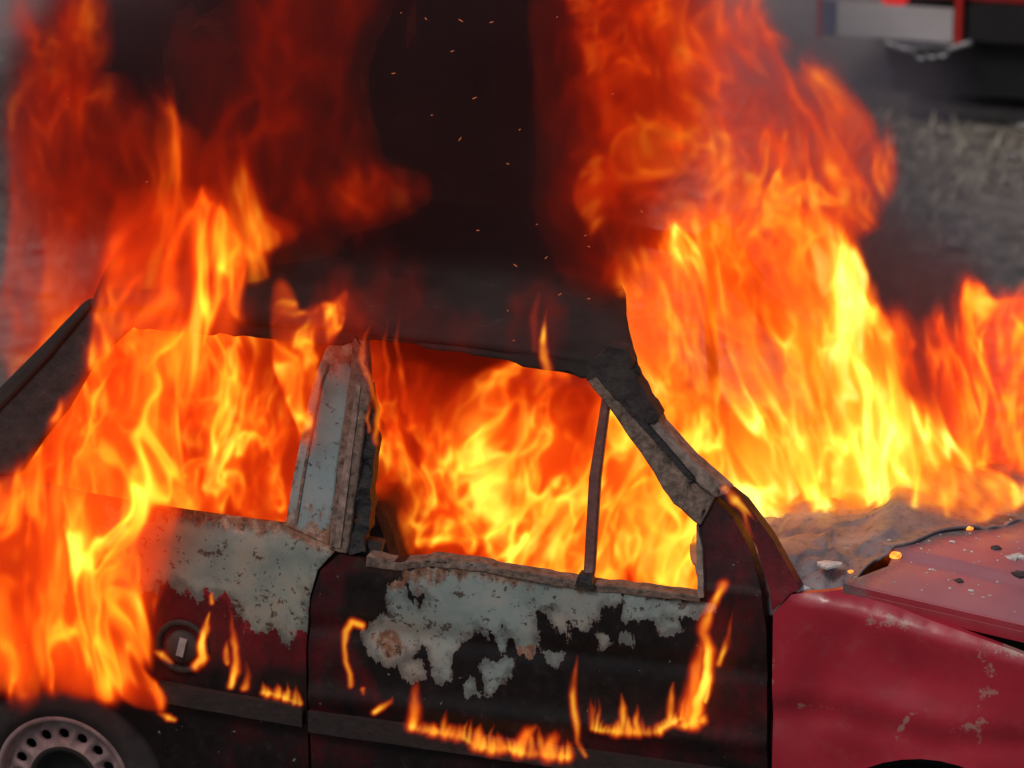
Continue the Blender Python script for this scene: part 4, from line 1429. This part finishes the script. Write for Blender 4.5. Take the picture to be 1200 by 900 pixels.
fire('pillar_top_flame', 'forked orange flame curling around the top of the pale pillar', -.70, .05,
     [(335, 390, 16, 56, .75, -8), (352, 440, 17, 60, .8, -14), (372, 378, 22, 22, .7), (390, 380, 8, 40, .7, 20), (362, 480, 9, 60, .65)],
     fire_mat('forked_flame', 42, 1.4, 14), .005, 2.4, .0, .9, .9, seed=8)
lick('seal_flame', 'thin wavering flames climbing the burnt seal at the rear edge of the door window', -.72,
     [[(440, 520, 4, .5), (446, 480, 4, .6), (436, 450, 4, .55), (424, 425, 4, .5), (428, 395, 3, .4), (440, 375, 1, .2)], [(434, 505, 3, .4), (432, 490, 3, .5), (438, 470, 2, .3)], [(452, 470, 3, .3), (456, 430, 4, .4), (452, 400, 3, .3), (456, 370, 1, .1)],
      [(474, 480, 5, .35), (470, 440, 4, .4), (466, 400, 3, .3), (470, 360, 1, .1)]], seed=9)
lick('roof_flame', 'single pointed orange flame standing on the roof edge above the window', -.66,
     [[(644, 440, 6, .45), (638, 420, 5.5, .85), (637, 400, 5, .9), (639, 380, 3, .7), (641, 362, .8, .4)], [(628, 410, 5, .12), (626, 370, 6, .14), (632, 345, 3, .1)]], seed=10, wob=.4)
# small flames on the side of the car
LICK = 'small flames on the side of the car'
lick('small_flame', 'curved yellow flame beside the round fuel filler cap', -.775,
     [[(229, 780, 6, .8), (237, 770, 6.5, 1.0), (236, 752, 6, 1.0), (243, 735, 5, .9), (246, 718, 2, .6)], [(248, 706, 3.5, .8), (247, 698, 3, .7), (251, 693, 1, .4)]], group=LICK, seed=11)
lick('small_flame', 'tiny orange flame to the left of the fuel filler cap', -.775, [[(181, 763, 3, .6), (190, 767, 5, .9), (198, 775, 3, .6)]], group=LICK, seed=12)
lick('small_flame', 'forked orange flame on the flank between the fuel filler and the door', -.775,
     [[(270, 804, 4, 1.0), (276, 785, 6, .8), (277, 760, 5, .6), (271, 735, 4, .4), (270, 712, 1.5, .2)], [(266, 776, 4, .8), (265, 762, 4, .6), (268, 750, 1.5, .3)], [(286, 806, 5, .8), (289, 792, 4, .5), (287, 775, 1.5, .2)]], group=LICK, seed=13)
lick('small_flame', 'low row of little flames on the moulding just behind the door', -.785,
     row([(306, 812), (330, 818), (354, 825)], 8, 8, 24, 4.5, .85, -.1, 3), group=LICK, seed=14)
lick('small_flame', 'hook shaped flame at the rear edge of the door', -.785,
     [[(411, 803, 4, 1.0), (411, 790, 4, .95), (406, 775, 3.6, .75), (404, 758, 3.6, .7), (406, 740, 4.5, .8), (412, 729, 5.5, .85), (424, 733, 5, .9)], [(425, 808, 3.4, .7), (426, 814, 2, .5)]], group=LICK, seed=15, wob=.5)
lick('small_flame', 'little flame low on the door, left of the long burning strip', -.785, [[(440, 836, 4, 1.0), (449, 830, 4.5, .7), (458, 822, 3.5, .5), (460, 815, 1.2, .3)]], group=LICK, seed=16)
lick('burning_strip', 'long strip of low flames along the moulding under the blackened door', -.79,
     row([(480, 851), (500, 857), (540, 864), (575, 876), (620, 884), (670, 886)], 34, 10, 34, 6, .75, -.05, 5) +
     [[(482, 850, 8, .55), (487, 828, 7, .45), (490, 806, 4, .3), (492, 796, 1, .15)], [(606, 880, 10, .6), (618, 862, 9, .5), (628, 854, 4, .35)], [(640, 884, 10, .6), (648, 868, 7, .45), (650, 858, 2, .25)]], group=LICK, seed=17)
lick('small_flame', 'tall thin flame rising from the middle of the door bottom', -.79,
     [[(686, 886, 3, .7), (677, 868, 4, .6), (676, 848, 5, .75), (672, 815, 4.5, .7), (674, 785, 3, .55), (676, 768, 1, .3)]], group=LICK, seed=18, wob=.5)
lick('burning_strip', 'row of spiky flames along the lower front part of the black door', -.79,
     row([(692, 852), (730, 858), (770, 856), (800, 844)], 22, 8, 34, 5, .8, .08, 8) +
     [[(694, 850, 5, .6), (693, 830, 4, .5), (692, 818, 1, .3)], [(728, 856, 5, .7), (729, 832, 5, .65), (728, 814, 1.5, .4)], [(784, 850, 6, .7), (785, 820, 5, .6), (786, 800, 1.5, .4)]], group=LICK, seed=19)
lick('door_edge_flame', 'ribbon of flame climbing the front edge of the door below the windscreen pillar', -.79,
     [[(812, 846, 10, .9), (817, 820, 9, .85), (829, 795, 8, .9), (832, 765, 8, .85), (824, 742, 7, .6), (834, 715, 6, .8), (842, 698, 5, .75), (846, 686, 7, .55)], [(806, 838, 9, .6), (814, 800, 10, .5), (820, 760, 8, .45)],
      [(843, 778, 4, .9), (852, 758, 4, .7), (858, 735, 3, .4), (860, 712, 1, .2)], [(826, 820, 4, .9), (834, 790, 4, .8), (832, 770, 3, .6)]] + row([(796, 852), (824, 842)], 7, 8, 20, 5, .85, .1, 4), group=LICK, seed=20)
lick('small_flame', 'little orange drop of flame at the edge of the rear wheel arch', -.78, [[(187, 835, 3, .5), (197, 841, 5, 1.0), (204, 843, 3.5, .9)]], group=LICK, seed=21)
lick('small_flame', 'thin flames at the foot of the windscreen pillar', -.70, [[(846, 574, 4, .8), (862, 588, 5, .9), (874, 603, 3.5, .6), (884, 610, 1, .3)], [(866, 596, 3, .7), (874, 615, 3, .6), (884, 634, 1, .3)]], group=LICK, seed=22)
finish_fires()

# embers lying on the bonnet
EM = NT('glowing_ember')
_b = EM.bsdf((.5, .15, .03), .8)
EM.put(_b.inputs['Emission Color'], EM.ramp(EM.noise(60, 3), ((.35, (1, .12, .01)), (.6, (1, .42, .05)))))
_b.inputs['Emission Strength'].default_value = 1.5
for u, v, r, lab in ((1049, 645, .014, 'round glowing ember at the top edge of the red bonnet'), (1136, 621, .010, 'glowing ember on the burnt grey sheet, nearest the right flames'), (997, 671, .007, 'small ember on the rear corner of the bonnet')):
    p = on_hood(u, v)
    bm = bmesh.new()
    bmesh.ops.create_icosphere(bm, subdivisions=3, radius=r)
    for q in bm.verts:
        q.co *= .55 + .9 * float(noise3(q.co.x / r * 1.1 + u, q.co.y / r * 1.1, q.co.z / r * 1.1))
        q.co.z *= .7
        q.co += p + Vector((0, 0, r * .5))
    me = bpy.data.meshes.new('ember')
    bm.to_mesh(me)
    bm.free()
    me.polygons.foreach_set('use_smooth', [True] * len(me.polygons))
    me.materials.append(EM.m)
    o = bpy.data.objects.new('ember', me)
    COL.objects.link(o)
    tag(o, lab, 'ember', 'embers on the bonnet')
# sparks drifting in the smoke
SP = NT('spark')
_b = SP.bsdf((.3, .1, .03), .8)
_b.inputs['Emission Color'].default_value = (1, .2, .06, 1)
_b.inputs['Emission Strength'].default_value = .35
V, F = [], []
for u, v in [(499, 22), (540, 24), (576, 26), (653, 20), (539, 163), (595, 192), (609, 152), (560, 270), (604, 311), (629, 263), (656, 345), (690, 350), (595, 364), (640, 302), (686, 276), (470, 15), (506, 135), (718, 110), (556, 115), (461, 86), (602, 399), (752, 248), (172, 213), (80, 116), (530, 60), (690, 289)]:
    p = Vector(unp(u, v, 1, -.62))
    a = random.uniform(-1, 1)
    t = Vector((math.cos(a), 0, math.sin(a))) * random.uniform(.002, .007)
    V, F = join((V, F), tube([p - t, p, p + t], [.0005, .0013, .0005], 5))
tag(mesh_obj('sparks', V, F, SP.m), 'tiny orange sparks drifting in the black smoke', 'sparks', kind='stuff')


# smoke
def smoke(name, label, y0, dy, blobs, mat, h, f=1.6, erode=.8, thr=.35, seed=0):
    us = [b[0] - b[2] * 1.5 for b in blobs] + [b[0] + b[2] * 1.5 for b in blobs]
    vs = [b[1] - b[3] * 1.5 for b in blobs] + [b[1] + b[3] * 1.5 for b in blobs]
    A = [unp(u, v, 1, y0) for u in (min(us), max(us)) for v in (min(vs), max(vs))]
    lo = (min(p[0] for p in A), y0 - dy * 1.1, min(p[2] for p in A))
    hi = (max(p[0] for p in A), y0 + dy * 1.1, max(p[2] for p in A))
    (x, y, z), n = lattice(lo, hi, h)
    E, H = blob_field(x[:, 0, :], z[:, 0, :], y0, blobs)
    E, H = E[:, None, :], H[:, None, :]
    w = noise3(x * f + seed, y * f, z * f, 0) - .5
    nb = fbm(x * f * 2 + w, y * f * 2 + seed, z * f * 1.6 + w, 4, 1)
    prof = np.clip(1 - ((y - y0) / dy) ** 2, 0, 1)
    d = np.clip((E * 1.3 + (nb - .5) * 3.0 * erode - thr) * .85, 0, 1) * np.clip(E * 4, 0, 1) * prof * H
    o = voxels(name, d, lo, hi, mat)
    tag(o, label, 'smoke', kind='stuff')


smoke('black_smoke', 'thick black smoke rolling up from the roof between the two fires', .22, .52,
      [(520, 120, 190, 200, 1.0), (560, -40, 190, 120, 1.0), (420, 250, 180, 100, 1.0), (620, 290, 110, 100, 1.0), (190, 130, 120, 130, 1.0), (330, 20, 140, 130, 1.0), (110, 110, 60, 110, .8), (670, 240, 60, 90, .8), (500, 330, 170, 60, 1.0), (680, 330, 50, 50, .6), (735, 110, 60, 150, .65), (330, 330, 70, 50, .9)],
      smoke_mat('black_smoke', (.095, .068, .074), 10, (.10, .006, .004)), .024, 2.2, 1.0, .12, 4)
smoke('dark_smoke', 'dark reddish smoke hanging over the bonnet between the main fire and the right flames', .62, .30,
      [(1040, 380, 70, 80, .8), (1000, 310, 50, 60, .7), (1100, 350, 60, 60, .6), (1080, 450, 60, 60, .7)],
      smoke_mat('dark_reddish_smoke', (.20, .115, .12), 5, (.12, .01, .008)), .026, 2.2, 1.0, .12, 12)
smoke('grey_smoke', 'thin grey smoke drifting across the parked vehicle and the dirt behind', 3.0, .9,
      [(990, 200, 90, 110, .9), (930, 90, 90, 110, .7), (1060, 340, 90, 100, 1.0), (1000, 330, 90, 110, 1.0), (1030, 200, 46, 46, .5), (1150, 300, 70, 80, .35), (20, 250, 70, 220, .4), (60, 60, 100, 120, .4)],
      smoke_mat('grey_smoke', (.36, .30, .335), 1.7, (0, 0, 0)), .06, 1.2, .7, .2, 9)
